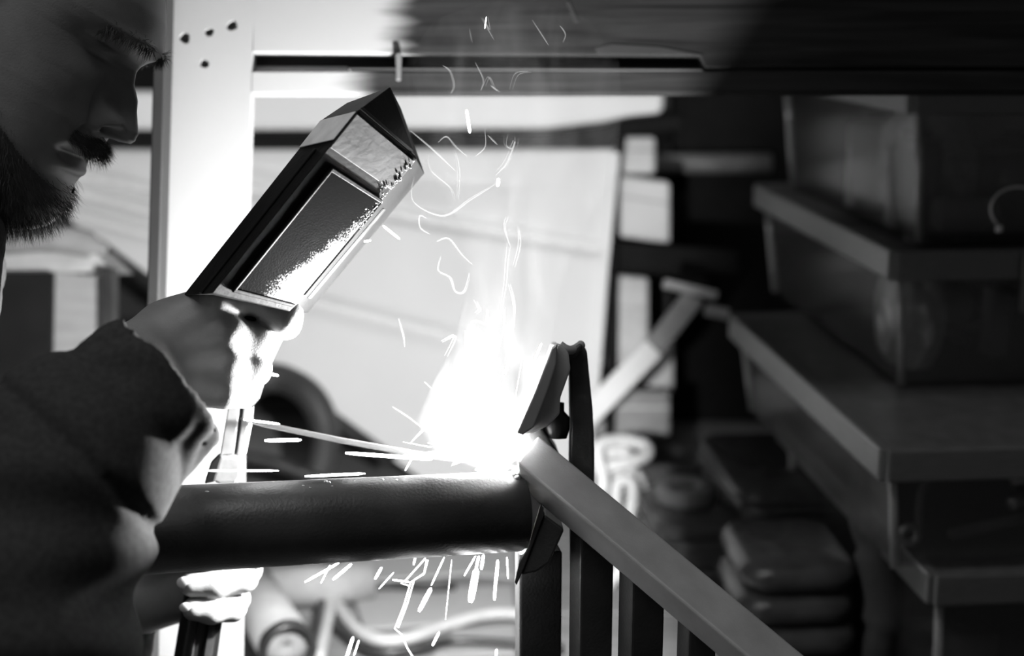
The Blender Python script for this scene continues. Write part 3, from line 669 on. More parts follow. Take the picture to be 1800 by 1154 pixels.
# lens: burnt-on spatter, with the arc-lit gradient put into the same mask
def mat_lens():
    m = bpy.data.materials.new('spattered_lit_glass'); m.use_nodes = True; nt = m.node_tree; N = nt.nodes; L = nt.links; b = N['Principled BSDF']
    at = N.new('ShaderNodeAttribute'); at.attribute_name = 'spatter'
    tc = N.new('ShaderNodeTexCoord'); nz = N.new('ShaderNodeTexNoise'); nz.inputs['Scale'].default_value = 900; nz.inputs['Detail'].default_value = 3; L.new(tc.outputs['Object'], nz.inputs[0])
    n2 = N.new('ShaderNodeTexNoise'); n2.inputs['Scale'].default_value = 90; n2.inputs['Detail'].default_value = 4; L.new(tc.outputs['Object'], n2.inputs[0])
    ad = N.new('ShaderNodeMath'); ad.operation = 'MULTIPLY_ADD'; ad.inputs[1].default_value = .55; L.new(n2.outputs[0], ad.inputs[0]); L.new(at.outputs['Fac'], ad.inputs[2])
    a2 = N.new('ShaderNodeMath'); a2.operation = 'MULTIPLY_ADD'; a2.inputs[1].default_value = .7; L.new(nz.outputs[0], a2.inputs[0]); L.new(ad.outputs[0], a2.inputs[2])
    mr = N.new('ShaderNodeMapRange'); mr.inputs[1].default_value = .98; mr.inputs[2].default_value = 1.45; L.new(a2.outputs[0], mr.inputs[0])
    mx = N.new('ShaderNodeMixRGB'); mx.inputs[1].default_value = (.006,) * 3 + (1,); mx.inputs[2].default_value = (.5,) * 3 + (1,); L.new(mr.outputs[0], mx.inputs[0])
    L.new(mx.outputs[0], b.inputs['Base Color'])
    r2 = N.new('ShaderNodeMapRange'); r2.inputs[3].default_value = .16; r2.inputs[4].default_value = .8; L.new(mr.outputs[0], r2.inputs[0]); L.new(r2.outputs[0], b.inputs['Roughness'])
    bp = N.new('ShaderNodeBump'); bp.inputs['Strength'].default_value = .18; bp.inputs['Distance'].default_value = .001; L.new(a2.outputs[0], bp.inputs['Height']); L.new(bp.outputs[0], b.inputs['Normal'])
    return m
def lens():
    nu, nv = 40, 30; V = []; Fq = []; at = []
    for lay, out in ((0, .0020), (1, .0004)):
        for i in range(nu + 1):
            for j in range(nv + 1):
                u = .055 + .66 * i / nu; v = .20 + .76 * j / nv
                V.append(fm(u, v, out)); at.append(max(0, (j / nv - .12 - .75 * max(0, (i / nu - .12))) * 1.1))
    n1 = (nu + 1) * (nv + 1)
    for i in range(nu):
        for j in range(nv):
            a = i * (nv + 1) + j; Fq.append((a, a + nv + 1, a + nv + 2, a + 1)); Fq.append((n1 + a, n1 + a + 1, n1 + a + nv + 2, n1 + a + nv + 1))
    me = me_from('lens', V, Fq); x = me.attributes.new('spatter', 'FLOAT', 'POINT'); x.data.foreach_set('value', at); return me
obj('lens', lens(), mat_lens(), t)
for us, vs in (((.035, .055), (.17, .97)), ((.715, .735), (.17, .97)), ((.035, .735), (.17, .20))):
    obj('lens_frame', quad_plate(fm, us, vs, .0002, .0030), M_FIBRE, t)
obj('side_rib', quad_plate(fl_, (0, .80), (.60, .68), .0001, .0016), M_FIBRE, t)
obj('top_seam', quad_plate(lambda u, v, o: Rt.lerp(Qt, u).lerp(Tt, v) - FW * o, (.0, 1.0), (.05, .13), .0006, .0022), M_BLACK, t)
ea, eb = fm(.10, 1.06, .001), fm(.70, 1.06, .001); s_ = (fm(.1, 1.1) - fm(.1, 1.06)) * .9
obj('clip_bar', frame_box(ea, eb - ea, s_, FW * .008, .0005), M_BLACK, t)
obj('grip', tube([P(505, 520, .965), P(472, 575, .970), P(440, 640, .970), P(424, 690, .968), P(418, 706, .966)], [.012, .013, .0135, .0135, .011], 18), M_BLACK, t, True)
r_ = random.Random(12)
for k in range(70):             # burnt-on beads along the lit edge
    u = r_.uniform(.55, .99); v = 1 - abs(r_.gauss(0, .07))
    bm = bmesh.new(); bmesh.ops.create_icosphere(bm, subdivisions=1, radius=r_.uniform(.0003, .0009), matrix=Matrix.Translation(fm(u, min(v, .99), .0018)))
    obj('spatter_bead', bm_mesh(bm), MATS['spatter'], t, True)

# ---- electrode holder and electrode
t = thing('electrode_holder', 'electrode holder with a black ribbed grip, its jaws bright beside the arc', 'electrode holder', P(330, 1250, 1.0))
ha, hb = P(328, 1260, 1.064), P(388, 860, 1.050); hd = (hb - ha); hl = hd.length
bm = bmesh.new(); u_, v_ = perp(hd); rings = []
for i in range(41):
    h = i / 40; rr = .0150 * (1 - .12 * h) * (1 if i < 38 else 1 - .12 * (i - 37))
    rings.append([bm.verts.new(ha + hd * h + (u_ * math.cos(a) + v_ * math.sin(a)) * rr * (1 + .10 * (1 if math.cos(7 * a) > 0 else -1))) for a in [2 * math.pi * k / 84 for k in range(84)]])
for a, b in zip(rings, rings[1:]):
    for k in range(84): bm.faces.new([a[k], a[(k + 1) % 84], b[(k + 1) % 84], b[k]])
bm.faces.new(list(reversed(rings[0]))); bm.faces.new(rings[-1])
obj('grip', bm_mesh(bm), mat('black_bakelite', .02, .22, var=.2), t)
M_JAW = mat('brass_jaw', .5, .4, .3, var=.15, scale=120)
obj('lower_block', strip_solid([(388, 800), (424, 806), (424, 838), (416, 850), (384, 852), (372, 846)], 1.03, .018, .002), M_JAW, t)
obj('spring_cover', strip_solid([(370, 812), (386, 796), (392, 802), (378, 848), (358, 852)], 1.026, .016, .0015), M_BLACK, t)
obj('jaw', strip_solid([(402, 705), (420, 692), (424, 700), (412, 800), (386, 800)], 1.03, .016, .0012), M_JAW, t)
obj('jaw', strip_solid([(432, 688), (440, 700), (438, 740), (426, 802), (414, 802), (424, 740), (428, 705)], 1.03, .016, .0012), M_JAW, t)
obj('jaw_slot', strip_solid([(425, 706), (430, 704), (424, 760), (415, 800), (411, 800), (420, 750)], 1.033, .010, .0005), M_BLACK, t)
obj('cable', tube(spline([ha, ha - hd.normalized() * .1, Vector((ha.x - .02, ha.y - .02, .5)), Vector((ha.x - .03, ha.y - .06, .012)), Vector((ha.x + .3, ha.y - .12, .012))], 8), .008, 12), M_BLACK, t, True)
tag(obj('welding_electrode', tube([P(421, 736, 1.034), P(470, 748, 1.03), P(600, 775, 1.02), P(740, 800, 1.01), P(845, 812, 1.008)], [.0010, .0019, .0021, .0021, .0017], 12), mat('electrode_flux', .45, .7), smooth=True), 'thin welding rod reaching from the holder jaws to the arc', 'electrode')

# ================================================================== THE WELDER
person = thing('person', 'bearded person in a dark sweatshirt bending over the pipe, welding shield in one fist', 'person', (-.55, .92, 0))

# ---- head: sections stacked along the head's own axis (units: pixels of the photograph at the head's distance)
HD = .960; HK = HD / F; TILT = math.radians(28)
hf = np.array([math.cos(TILT), math.sin(TILT)]); hu = np.array([math.sin(TILT), -math.cos(TILT)])
base_v = [-368, -356, -340, -314, -290, -274, -250, -225, -212, -205, -196, -186, -179, -172, -162, -150, -126, -100, -60, -20, 0, 12, 30, 48, 65, 100, 133, 170, 200, 235, 262, 285, 302, 312, 318]
base_f = [150, 185, 222, 250, 262, 264, 260, 254, 258, 266, 265, 248, 233, 256, 275, 276, 272, 262, 254, 256, 264, 272, 283, 286, 282, 268, 249, 226, 204, 170, 138, 102, 66, 36, 12]
nose_v = [-130, -125, -122, -116, -108, -95, -80, -60, -43, -20, 0, 12, 24]
nose_n = [0, 6, 30, 52, 60, 64, 58, 50, 42, 22, 8, 2, 0]
wd_v = [-368, -350, -330, -300, -250, -200, -100, 0, 60, 120, 200, 250, 285, 305, 318]; wd_w = [40, 66, 92, 122, 152, 168, 186, 196, 200, 200, 178, 142, 96, 52, 10]
uc_v = [-368, -330, -250, -150, 0, 318]; uc_u = [110, 110, 90, 60, 30, 10]
bk_v = [-368, -330, -250, -180, -100, 0, 100, 180, 240, 285, 310, 318]; bk_b = [60, 10, -60, -120, -170, -200, -215, -200, -150, -80, -30, 0]
def smooth_interp(x, xs, ys):
    return (np.interp(x - 3, xs, ys) + np.interp(x, xs, ys) * 2 + np.interp(x + 3, xs, ys)) / 4
def head_uvw(v, th):
    Fb = smooth_interp(v, base_v, base_f); W = np.interp(v, wd_v, wd_w); uc = np.interp(v, uc_v, uc_u); B = np.interp(v, bk_v, bk_b)
    c, s = np.cos(th), np.sin(th)
    w = W * np.sign(s) * np.abs(s) ** .92
    front = c > 0
    # the mouth opening and the lip shapes fade out towards the cheeks
    Fs = np.interp(v, [-368, -356, -340, -314, -290, -250, -205, -160, -126, -60, 0, 30, 48, 65, 100, 133, 170, 200, 235, 262, 285, 302, 312, 318],
                   [150, 185, 222, 250, 260, 260, 262, 268, 268, 258, 262, 276, 280, 278, 268, 249, 226, 204, 170, 138, 102, 66, 36, 12])
    fade = np.exp(-(w / 82) ** 4); Ff = Fs + (Fb - Fs) * fade
    u = np.where(front, uc + (Ff - uc) * np.abs(c) ** .72, uc + (B - uc) * np.abs(c) ** .85)
    fr = np.clip(c, 0, 1) ** .25
    Nn = np.interp(v, nose_v, nose_n); sg = np.interp(v, [-130, -110, -90, -60, -20, 24], [50, 48, 42, 32, 24, 26])
    u = u + fr * Nn * np.exp(-np.abs(w / sg) ** 2.3)
    aw = np.abs(w)
    u = u + fr * 22 * np.exp(-((aw - 44) / 14) ** 2 - ((v + 90) / 18) ** 2)          # nostril wings
    u = u - fr * 12 * np.exp(-((aw - 64) / 8) ** 2 - ((v + 86) / 26) ** 2)
    u = u - fr * 34 * np.exp(-((aw - 36) / 10) ** 2 - ((v + 113) / 8) ** 2)           # nostrils
    u = u - fr * 34 * np.exp(-((aw - 84) / 46) ** 2 - ((v - 6) / 26) ** 2)            # eye sockets
    u = u + fr * 19 * np.exp(-((aw - 88) / 30) ** 2 - ((v - 2) / 15) ** 2)            # closed lids
    u = u - fr * 7 * np.exp(-((aw - 88) / 32) ** 2 - ((v + 10) / 3.2) ** 2)           # lid line
    u = u - fr * 5 * np.exp(-((aw - 88) / 34) ** 2 - ((v - 16) / 3.5) ** 2)
    u = u + fr * 13 * np.exp(-((aw - 78) / 50) ** 2 - ((v - 44 - .06 * (84 - aw)) / 13) ** 2)   # brow
    u = u + fr * 10 * np.exp(-((aw - 125) / 34) ** 2 - ((v + 55) / 32) ** 2)          # cheekbone
    u = u - fr * 8 * np.exp(-((aw - 68 + (v + 130) * .3) / 10) ** 2 - ((v + 135) / 26) ** 2)   # fold beside the mouth
    return u, v, w
def head_world(u, v, w):
    px = u * hf[0] + v * hu[0]; py = u * hf[1] + v * hu[1]
    x = (px - 900) * HK; y = (577 - py) * HK; z = HD + w * HK
    return np.stack([x * RT[i] + y * UP[i] + z * FW[i] + CAM[i] for i in range(3)], -1)
vs_ = np.concatenate([np.arange(-368, -130, 2.6), np.arange(-130, 60, 2.0), np.arange(60, 319, 4.0)])
nth = 300
th_ = np.linspace(0, 2 * np.pi, nth, endpoint=False); th_ = th_ - .35 * np.sin(th_) * 0.9
VV, TT = np.meshgrid(vs_, th_, indexing='ij')
U_, V_, W_ = head_uvw(VV, TT); HV = head_world(U_, V_, W_)
nr = len(vs_); ii, jj = np.meshgrid(np.arange(nr - 1), np.arange(nth), indexing='ij'); j2 = (jj + 1) % nth
HF = np.stack([ii * nth + jj, ii * nth + j2, (ii + 1) * nth + j2, (ii + 1) * nth + jj], -1).reshape(-1, 4)
headV = HV.reshape(-1, 3)

def wp(*p): return tuple(P(*p))
# ---- right fist
def fist_sd(Q):
    d = .935; k = d / F
    c = lambda x, y, z: tuple(P(x, y, d) + FW * (z * k))
    r = lambda x: x * k
    S = cap_sd(Q, c(120, 770, -215), c(258, 642, -58), r(58), r(64))
    S = smin(S, cap_sd(Q, c(245, 615, -30), c(305, 590, 8), r(50), r(50)), r(26))
    palm = None
    for (x0, y0, x1, y1, z1, ra, rb) in ((290, 574, 385, 530, -2, 46, 35), (290, 606, 402, 588, -12, 48, 35), (296, 640, 404, 642, -8, 46, 33), (312, 676, 394, 690, 6, 42, 29)):
        q = cap_sd(Q, c(x0, y0, 12), c(x1, y1, z1), r(ra), r(rb)); palm = q if palm is None else smin(palm, q, r(26))
    palm = smin(palm, cap_sd(Q, c(320, 610, 40), c(350, 660, 50), r(44), r(40)), r(30))
    S = smin(S, palm, r(34))
    fingers = [[(385, 528, 0, 34), (446, 520, 14, 32), (497, 556, 24, 31), (488, 570, 92, 27), (440, 575, 110, 25)],
               [(404, 590, -10, 34), (444, 602, 22, 34), (440, 612, 95, 29), (400, 612, 112, 26)],
               [(404, 644, -6, 32), (440, 648, 24, 33), (432, 655, 95, 28), (392, 655, 110, 25)],
               [(394, 690, 8, 28), (420, 692, 34, 27), (412, 698, 92, 24), (380, 698, 104, 22)]]
    for f in fingers:
        g = None
        for a, b in zip(f, f[1:]):
            q = cap_sd(Q, c(*a[:3]), c(*b[:3]), r(a[3]), r(b[3])); g = q if g is None else smin(g, q, r(8))
        S = smin(S, g, r(9))
    th = smin(cap_sd(Q, c(330, 570, 60), c(420, 540, 112), r(36), r(32)), cap_sd(Q, c(420, 540, 112), c(492, 552, 100), r(31), r(27)), r(10))
    S = smin(S, th, r(10))
    for (x, y, z, rr, am) in ((386, 530, -34, 20, 5), (404, 588, -46, 18, 5), (405, 642, -40, 16, 4)):   # knuckles
        S = S - r(am) * np.exp(-(np.linalg.norm(Q - A(c(x, y, z)), axis=1) / r(rr)) ** 2)
    for (x0, y0, x1, y1) in ((300, 590, 384, 544), (300, 620, 398, 592), (306, 650, 398, 640)):               # tendons
        a, b = A(c(x0, y0, -34)), A(c(x1, y1, -38)); ab = b - a; tt = np.clip(((Q - a) @ ab) / float(ab @ ab), 0, 1)
        S = S - r(3.2) * np.exp(-(np.linalg.norm(Q - a - tt[:, None] * ab, axis=1) / r(13)) ** 2)
    return S
lo_, hi_ = A(P(90, 470, .84)), A(P(540, 790, .99))
fV, fF = surface_nets(fist_sd, np.minimum(lo_, hi_) - .03, np.maximum(lo_, hi_) + .03, .0017)

# ---- left hand on the electrode holder
def lhand_sd(Q):
    d = 1.05; k = d / F
    c = lambda x, y, z: tuple(P(x, y, d) + FW * (z * k)); r = lambda x: x * k
    S = cap_sd(Q, c(90, 1110, 70), c(215, 1062, 62), r(64), r(60))
    for (x0, y0, x1, y1) in ((230, 1010, 330, 930), (235, 1030, 345, 975), (240, 1060, 350, 1022), (245, 1082, 345, 1068)):
        S = smin(S, cap_sd(Q, c(x0, y0, 66), c(x1, y1, 78), r(40), r(32)), r(30))
    fing = [[(330, 925, 80, 28), (448, 918, 62, 27), (452, 925, -2, 25), (365, 922, -44, 22)],
            [(345, 972, 80, 28), (450, 966, 62, 27), (452, 972, -2, 25), (358, 972, -46, 22)],
            [(350, 1020, 78, 26), (424, 1012, 60, 25), (429, 1016, -6, 24.5), (386, 1022, -32, 23.5), (346, 1020, -44, 21)],
            [(345, 1066, 74, 25), (404, 1064, 56, 24), (409, 1068, -4, 24), (378, 1068, -30, 22.5), (350, 1063, -42, 20)]]
    for f in fing:
        g = None
        for a, b in zip(f, f[1:]):
            q = cap_sd(Q, c(*a[:3]), c(*b[:3]), r(a[3]), r(b[3])); g = q if g is None else smin(g, q, r(9))
        S = smin(S, g, r(3))
    th = smin(cap_sd(Q, c(250, 1000, 40), c(300, 930, 20), r(34), r(30)), cap_sd(Q, c(300, 930, 20), c(372, 880, -10), r(29), r(24)), r(10))
    return smin(S, th, r(14))
lo_, hi_ = A(P(40, 840, .99)), A(P(500, 1200, 1.14))
lV, lF = surface_nets(lhand_sd, np.minimum(lo_, hi_) - .03, np.maximum(lo_, hi_) + .03, .0019)

# ---- the rest of the body (under the clothes)
J = dict(neck0=P(-125, 320, .965), neck1=P(-240, 520, .975), chest=P(-560, 790, .975), waist=P(-690, 1150, .97), hip=P(-720, 1420, .97),
         shR=P(-345, 610, .80), shL=P(-300, 600, 1.135), elR=P(-30, 1225, .775), elL=P(-60, 1220, 1.15), wrR=P(200, 700, .845), wrL=P(170, 1080, 1.075))
hipz = J['hip']
leg = {}
for s, dy in (('R', -.10), ('L', .10)):
    leg[s] = [Vector((hipz.x + .0, hipz.y + dy, hipz.z - .02)), Vector((hipz.x + .13, hipz.y + dy * 1.15, .50)), Vector((hipz.x - .04, hipz.y + dy * 1.25, .09)), Vector((hipz.x + .13, hipz.y + dy * 1.3, .045))]
def body_sd(Q, g=0.0):
    S = cap_sd(Q, J['neck0'], J['neck1'], .054, .054)
    S = smin(S, cap_sd(Q, J['neck1'] + Vector((-.03, 0, -.01)), J['chest'], .056, .12), .03)
    S = smin(S, cap_sd(Q, J['chest'], J['waist'], .12, .115), .03)
    S = smin(S, cap_sd(Q, J['waist'], J['hip'], .115, .115), .03)
    S = smin(S, cap_sd(Q, J['shR'], J['shL'], .05, .05), .02)
    for s in 'RL':
        S = smin(S, cap_sd(Q, J['sh' + s], J['el' + s], .052, .042), .03); S = smin(S, cap_sd(Q, J['el' + s], J['wr' + s], .042, .028), .02)
        l = leg[s]; S = smin(S, cap_sd(Q, l[0], l[1], .08, .056), .03); S = smin(S, cap_sd(Q, l[1], l[2], .056, .04), .03); S = smin(S, cap_sd(Q, l[2], l[3], .04, .034), .02)
    return S
bV, bF = surface_nets(body_sd, (hipz.x - .25, .62, 0.0), (.0, 1.32, 1.50), .011)
# ear
def ear_sd(Q):
    e = lambda u, v, w: head_world(np.array([u]), np.array([v]), np.array([w]))[0]
    S = None
    for sgn in (-1, 1):
        pts = [(-20, 50, 205), (-48, 58, 214), (-72, 36, 220), (-74, 0, 218), (-56, -40, 210), (-34, -74, 200), (-18, -66, 197), (-14, -20, 198)]
        for a, b in zip(pts, pts[1:]):
            q = cap_sd(Q, e(a[0], a[1], sgn * a[2]), e(b[0], b[1], sgn * b[2]), 9 * HK, 9 * HK); S = q if S is None else smin(S, q, 6 * HK)
        S = smin(S, ell_sd(Q, e(-38, 0, sgn * 200), (.014, .007, .02)), 8 * HK)
    return S
ec = head_world(np.array([-40]), np.array([0]), np.array([0]))[0]
eV, eF = surface_nets(ear_sd, ec - A((.045, .10, .05)), ec + A((.045, .10, .05)), .0022)
allV = [headV, fV, lV, bV, eV]; allF = [HF, fF, lF, bF, eF]; off = 0; FF = []
for v, f in zip(allV, allF): FF.append(f + off); off += len(v)
body = obj('body', nets_mesh('body', np.concatenate(allV), np.concatenate(FF)), M_SKIN, person, True)

# nails on the two visible fingertips
for (x, y, w, h) in ((338, 1014, 14, 11), (340, 1057, 12, 9)):
    d = 1.05; c = P(x, y, d) - FW * (.0258 if y < 1030 else .0247); bm = bmesh.new()
    bmesh.ops.create_uvsphere(bm, u_segments=16, v_segments=8, radius=1)
    R = Matrix((RT, UP, FW)).transposed().to_4x4()
    bmesh.ops.transform(bm, verts=bm.verts, matrix=Matrix.Translation(c) @ R @ Matrix.Diagonal((w / F, h / F, .0014, 1)))
    obj('fingernail', bm_mesh(bm), M_NAIL, person, True)

# ---- beard, moustache, hair
def hair_mesh(n, region, length, rad, dirfn, seed):
    rs = np.random.RandomState(seed); V = []; Fq = []; cnt = 0; tries = 0
    while cnt < n and tries < 60:
        tries += 1; m = 4000
        v = rs.uniform(-366, 318, m); th = rs.uniform(0, 2 * np.pi, m); e = .02
        u, _, w = head_uvw(v, th); keep = region(u, v, w, th, rs)
        v, th = v[keep], th[keep]
        if not len(v): continue
        p0 = head_world(*head_uvw(v, th)); pt = head_world(*head_uvw(v, th + e)); pv = head_world(*head_uvw(v + 2, th))
        nn = np.cross(pt - p0, pv - p0); nn /= np.linalg.norm(nn, axis=1)[:, None] + 1e-9
        cen = head_world(np.interp(v, uc_v, uc_u), v, 0 * v); nn *= np.sign(((p0 - cen) * nn).sum(1))[:, None]
        for i in range(len(v)):
            if cnt >= n: break
            L = length * rs.uniform(.55, 1.25); d = dirfn(nn[i], v[i], rs); d = d / np.linalg.norm(d); bend = np.array([0, 0, -1]) * .45 + rs.normal(0, .25, 3)
            q = [p0[i] - nn[i] * .0006, p0[i] + d * L * .55, p0[i] + d * L * .9 + bend * L * .35]
            a = np.cross(d, (0.3, .8, .5)); a /= np.linalg.norm(a); b = np.cross(d, a); o = len(V)
            for k, (pp, rr) in enumerate(zip(q, (rad, rad * .8, rad * .15))):
                for ang in (0, 2.094, 4.189): V.append(pp + (a * math.cos(ang) + b * math.sin(ang)) * rr)
            for k in (0, 1):
                for c in range(3): Fq.append((o + 3 * k + c, o + 3 * k + (c + 1) % 3, o + 3 * k + 3 + (c + 1) % 3, o + 3 * k + 3 + c))
            cnt += 1
    return me_from('hair', V, Fq)
down = np.array([0.02, 0, -1.0]); fwd_ = np.array([1.0, 0, 0])
def reg_m(u, v, w, th, rs):
    aw = np.abs(w); c = np.cos(th) > 0
    return c & (v < -128 - .10 * aw) & (v > -170 + .12 * aw) & (aw < 90)
def reg_b(u, v, w, th, rs):
    aw = np.abs(w)
    lip = (aw < 75) & (v > -222)
    line = np.interp(u, [0, 60, 150, 220, 250], [-10, -60, -160, -208, -226])
    return (v < line) & ~lip & (u > -40) & (rs.uniform(size=len(v)) < np.clip((line - v) / 40, .2, 1))
mo = obj('moustache', hair_mesh(1100, reg_m, .0095, .00011, lambda n, v, rs: n * .5 + down * .9 + fwd_ * .25 + rs.normal(0, .30, 3), 1), M_HAIR, person); mo['kind'] = 'stuff'
be = obj('beard', hair_mesh(8500, reg_b, .0105, .00014, lambda n, v, rs: n * .75 + down * .8 + rs.normal(0, .28, 3), 2), M_HAIR, person); be['kind'] = 'stuff'
def hair_base(name, mask, lift):
    cen_ = head_world(np.interp(VV, uc_v, uc_u), VV, VV * 0); nn = HV - cen_; nn /= np.linalg.norm(nn, axis=-1)[..., None]
    bv = (HV + nn * lift).reshape(-1, 3); f = HF[mask.reshape(-1)[HF].all(1)]; us = np.unique(f); rm = -np.ones(len(bv), int); rm[us] = np.arange(len(us))
    return obj(name, nets_mesh(name, bv[us], rm[f]), M_HAIR, person, True)
aW = np.abs(W_)
hair_base('beard_base', (VV < np.interp(U_, [0, 60, 150, 220, 250], [-10, -60, -160, -208, -226]) - 16) & ~((aW < 75) & (VV > -236)) & (U_ > -60), .0016)
hair_base('moustache_base', (np.cos(TT) > 0) & (VV < -134 - .10 * aW) & (VV > -164 + .12 * aW) & (aW < 84), .0016)
def reg_e(u, v, w, th, rs):
    aw = np.abs(w); return (np.cos(th) > 0) & (aw > 26) & (aw < 135) & (np.abs(v - 46 - .06 * (84 - aw) + .0012 * (aw - 70) ** 2) < 9)
eb_ = obj('eyebrow', hair_mesh(700, reg_e, .0075, .00016, lambda n, v, rs: n * .4 + np.array([-.5, 0, -.2]) + rs.normal(0, .2, 3), 3), M_HAIR, person); eb_['kind'] = 'stuff'
# scalp hair: a cap over crown, temple and nape
hm = (VV > np.interp(U_, [-220, -60, 40, 70, 120, 200, 240], [-150, -120, -60, 40, 120, 170, 190]))
nrm = HV - head_world(np.interp(VV, uc_v, uc_u), VV * .8, VV * 0); nrm /= np.linalg.norm(nrm, axis=-1)[..., None]
capV = (HV + nrm * (.007 + .0008 * np.sin(VV * .11 + 5 * TT)[..., None] * np.sin(TT * 23 + VV * .05)[..., None])).reshape(-1, 3)
fm_ = hm.reshape(-1)[HF].all(1); hcap = HF[fm_]; used = np.unique(hcap); remap = -np.ones(len(capV), int); remap[used] = np.arange(len(used))
obj('hair', nets_mesh('hair', capV[used], remap[hcap]), M_HAIR, person, True)

# ---- sweatshirt
def seg_coord(Q, a, b):
    a, b = A(a), A(b); ab = b - a; L = np.linalg.norm(ab); ab = ab / L; t = (Q - a) @ ab; rv = Q - a - t[:, None] * ab
    return t, np.linalg.norm(rv, axis=1), L, ab, rv
cA, cB = P(152, 795, .812), P(302, 660, .832)
def sleeve_sd(Q):
    t, r, L, ab, rv = seg_coord(Q, cA, cB)
    fr = A(UP); ang = rv @ fr / (r + 1e-6); sd = rv @ np.cross(ab, fr)
    wr_ = .0016 * np.sin(sd * 210 + t * 60) + .0012 * np.sin(ang * 7 + t * 120 + 1) + .0007 * np.sin(sd * 520 - t * 160)
    cuff = r - (.0502 - .0035 * np.clip(t / L, 0, 1) - .003 * np.clip((t / L - .85) / .15, 0, 1) ** 2) + wr_
    cuff = smax(cuff, smax(-t - .004, t - L - .004 * ang, .003), .006)
    cuff = smax(cuff, -(smax(r - .0405, L - .030 - t, .004)), .003)
    s1 = cap_sd(Q, P(140, 808, .804), P(92, 862, .800), .0570, .0560)
    s2 = cap_sd(Q, P(95, 880, .796), P(-10, 1190, .775), .0585, .0740)
    t2, r2, L2, ab2, rv2 = seg_coord(Q, P(95, 880, .796), P(-10, 1190, .775))
    sq = rv2 @ A(UP); s2 = s2 + .0055 * np.sin(t2 * 70 + sq * 55) * np.clip(t2 / .05, 0, 1) + .003 * np.sin(t2 * 130 - sq * 95 + 1.5)
    s3 = cap_sd(Q, P(20, 745, .79), P(95, 700, .80), .022, .022)
    S = smin(s1, s2, .010); S = smin(S, s3, .02)
    S = smin(S, cuff, .002)
    return S + .0045 * np.exp(-((t + .006 + .004 * ang) / .0038) ** 2) * (r < .075)
lo_, hi_ = A(P(-60, 540, .70)), A(P(430, 1300, .97))
sV, sF = surface_nets(sleeve_sd, np.minimum(np.minimum(lo_, hi_), A(P(-60, 1300, .66))) - .04, np.maximum(lo_, hi_) + .04, .0033)
hood = obj('sweatshirt', None or nets_mesh('torso', *surface_nets(
    lambda Q: smin(smin(smin(smin(cap_sd(Q, J['neck1'] + Vector((-.034, 0, -.012)), J['chest'], .10, .185), cap_sd(Q, J['chest'], J['waist'], .185, .165), .06),
                        cap_sd(Q, J['shR'], J['shL'], .078, .078), .05),
                   smin(cap_sd(Q, J['shR'], J['elR'], .075, .078), cap_sd(Q, J['shL'], J['elL'], .072, .066), .03), .05),
              smin(cap_sd(Q, J['waist'], J['waist'].lerp(J['hip'], .6), .165, .150), smin(cap_sd(Q, P(-275, 520, .89), P(-275, 520, 1.06), .062, .062), cap_sd(Q, P(-128, 455, .915), P(-128, 455, 1.02), .048, .048), .02), .02), .03)
    + .004 * np.sin(Q[:, 2] * 60 + Q[:, 0] * 45) + .003 * np.sin(Q[:, 1] * 70 + Q[:, 2] * 30), (hipz.x - .25, .55, .85), (.0, 1.4, 1.50), .0095)), M_HOOD, person, True)
obj('sleeve', nets_mesh('sleeve', sV, sF), M_HOOD, hood, True)
lA, lB = P(60, 1130, 1.10), P(222, 1080, 1.075)
def lsleeve_sd(Q):
    t, r, L, ab, rv = seg_coord(Q, lA, lB); sd = rv @ A(UP)
    cuff = r - (.045 + .006 * t / L) + .0028 * np.sin(sd * 150 + t * 70) + .0015 * np.sin(sd * 330 - t * 50)
    cuff = smax(cuff, smax(-t - .05, t - L - .25 * sd, .003), .006)
    cuff = smax(cuff, -smax(r - .039, L - .03 - t, .004), .003)
    return smin(cuff, cap_sd(Q, J['elL'], lA, .066, .052) + .003 * np.sin(Q[:, 0] * 90), .01)
lo_, hi_ = A(P(-120, 960, .96)), A(P(320, 1320, 1.2))
obj('sleeve', nets_mesh('sleeve', *surface_nets(lsleeve_sd, np.minimum(lo_, hi_) - .06, np.maximum(lo_, hi_) + .06, .004)), M_HOOD, hood, True)
def trou_sd(Q):
    S = cap_sd(Q, J['waist'].lerp(J['hip'], .25), J['hip'], .150, .158)
    for s in 'RL':
        l = leg[s]; S = smin(S, cap_sd(Q, l[0], l[1], .105, .082), .05); S = smin(S, cap_sd(Q, l[1], l[2], .08, .072), .03)
    return S + .004 * np.sin(Q[:, 2] * 55 + Q[:, 0] * 30)
obj('trousers', nets_mesh('trousers', *surface_nets(trou_sd, (hipz.x - .3, .6, .03), (hipz.x + .35, 1.35, 1.25), .012)), M_TROU, person, True)
for s in 'RL':
    l = leg[s]; a, b = Vector((l[2].x - .05, l[2].y, .05)), Vector((l[3].x + .06, l[3].y, .045))
    me = nets_mesh('boot', *surface_nets(lambda Q: np.maximum(smin(cap_sd(Q, a, b, .052, .045), cap_sd(Q, l[2], l[2] + Vector((0, 0, .06)), .06, .06), .03), -Q[:, 2]), A(a) - .15, A(b) + .15, .008))
    obj('boot', me, M_SHOE, person, True)

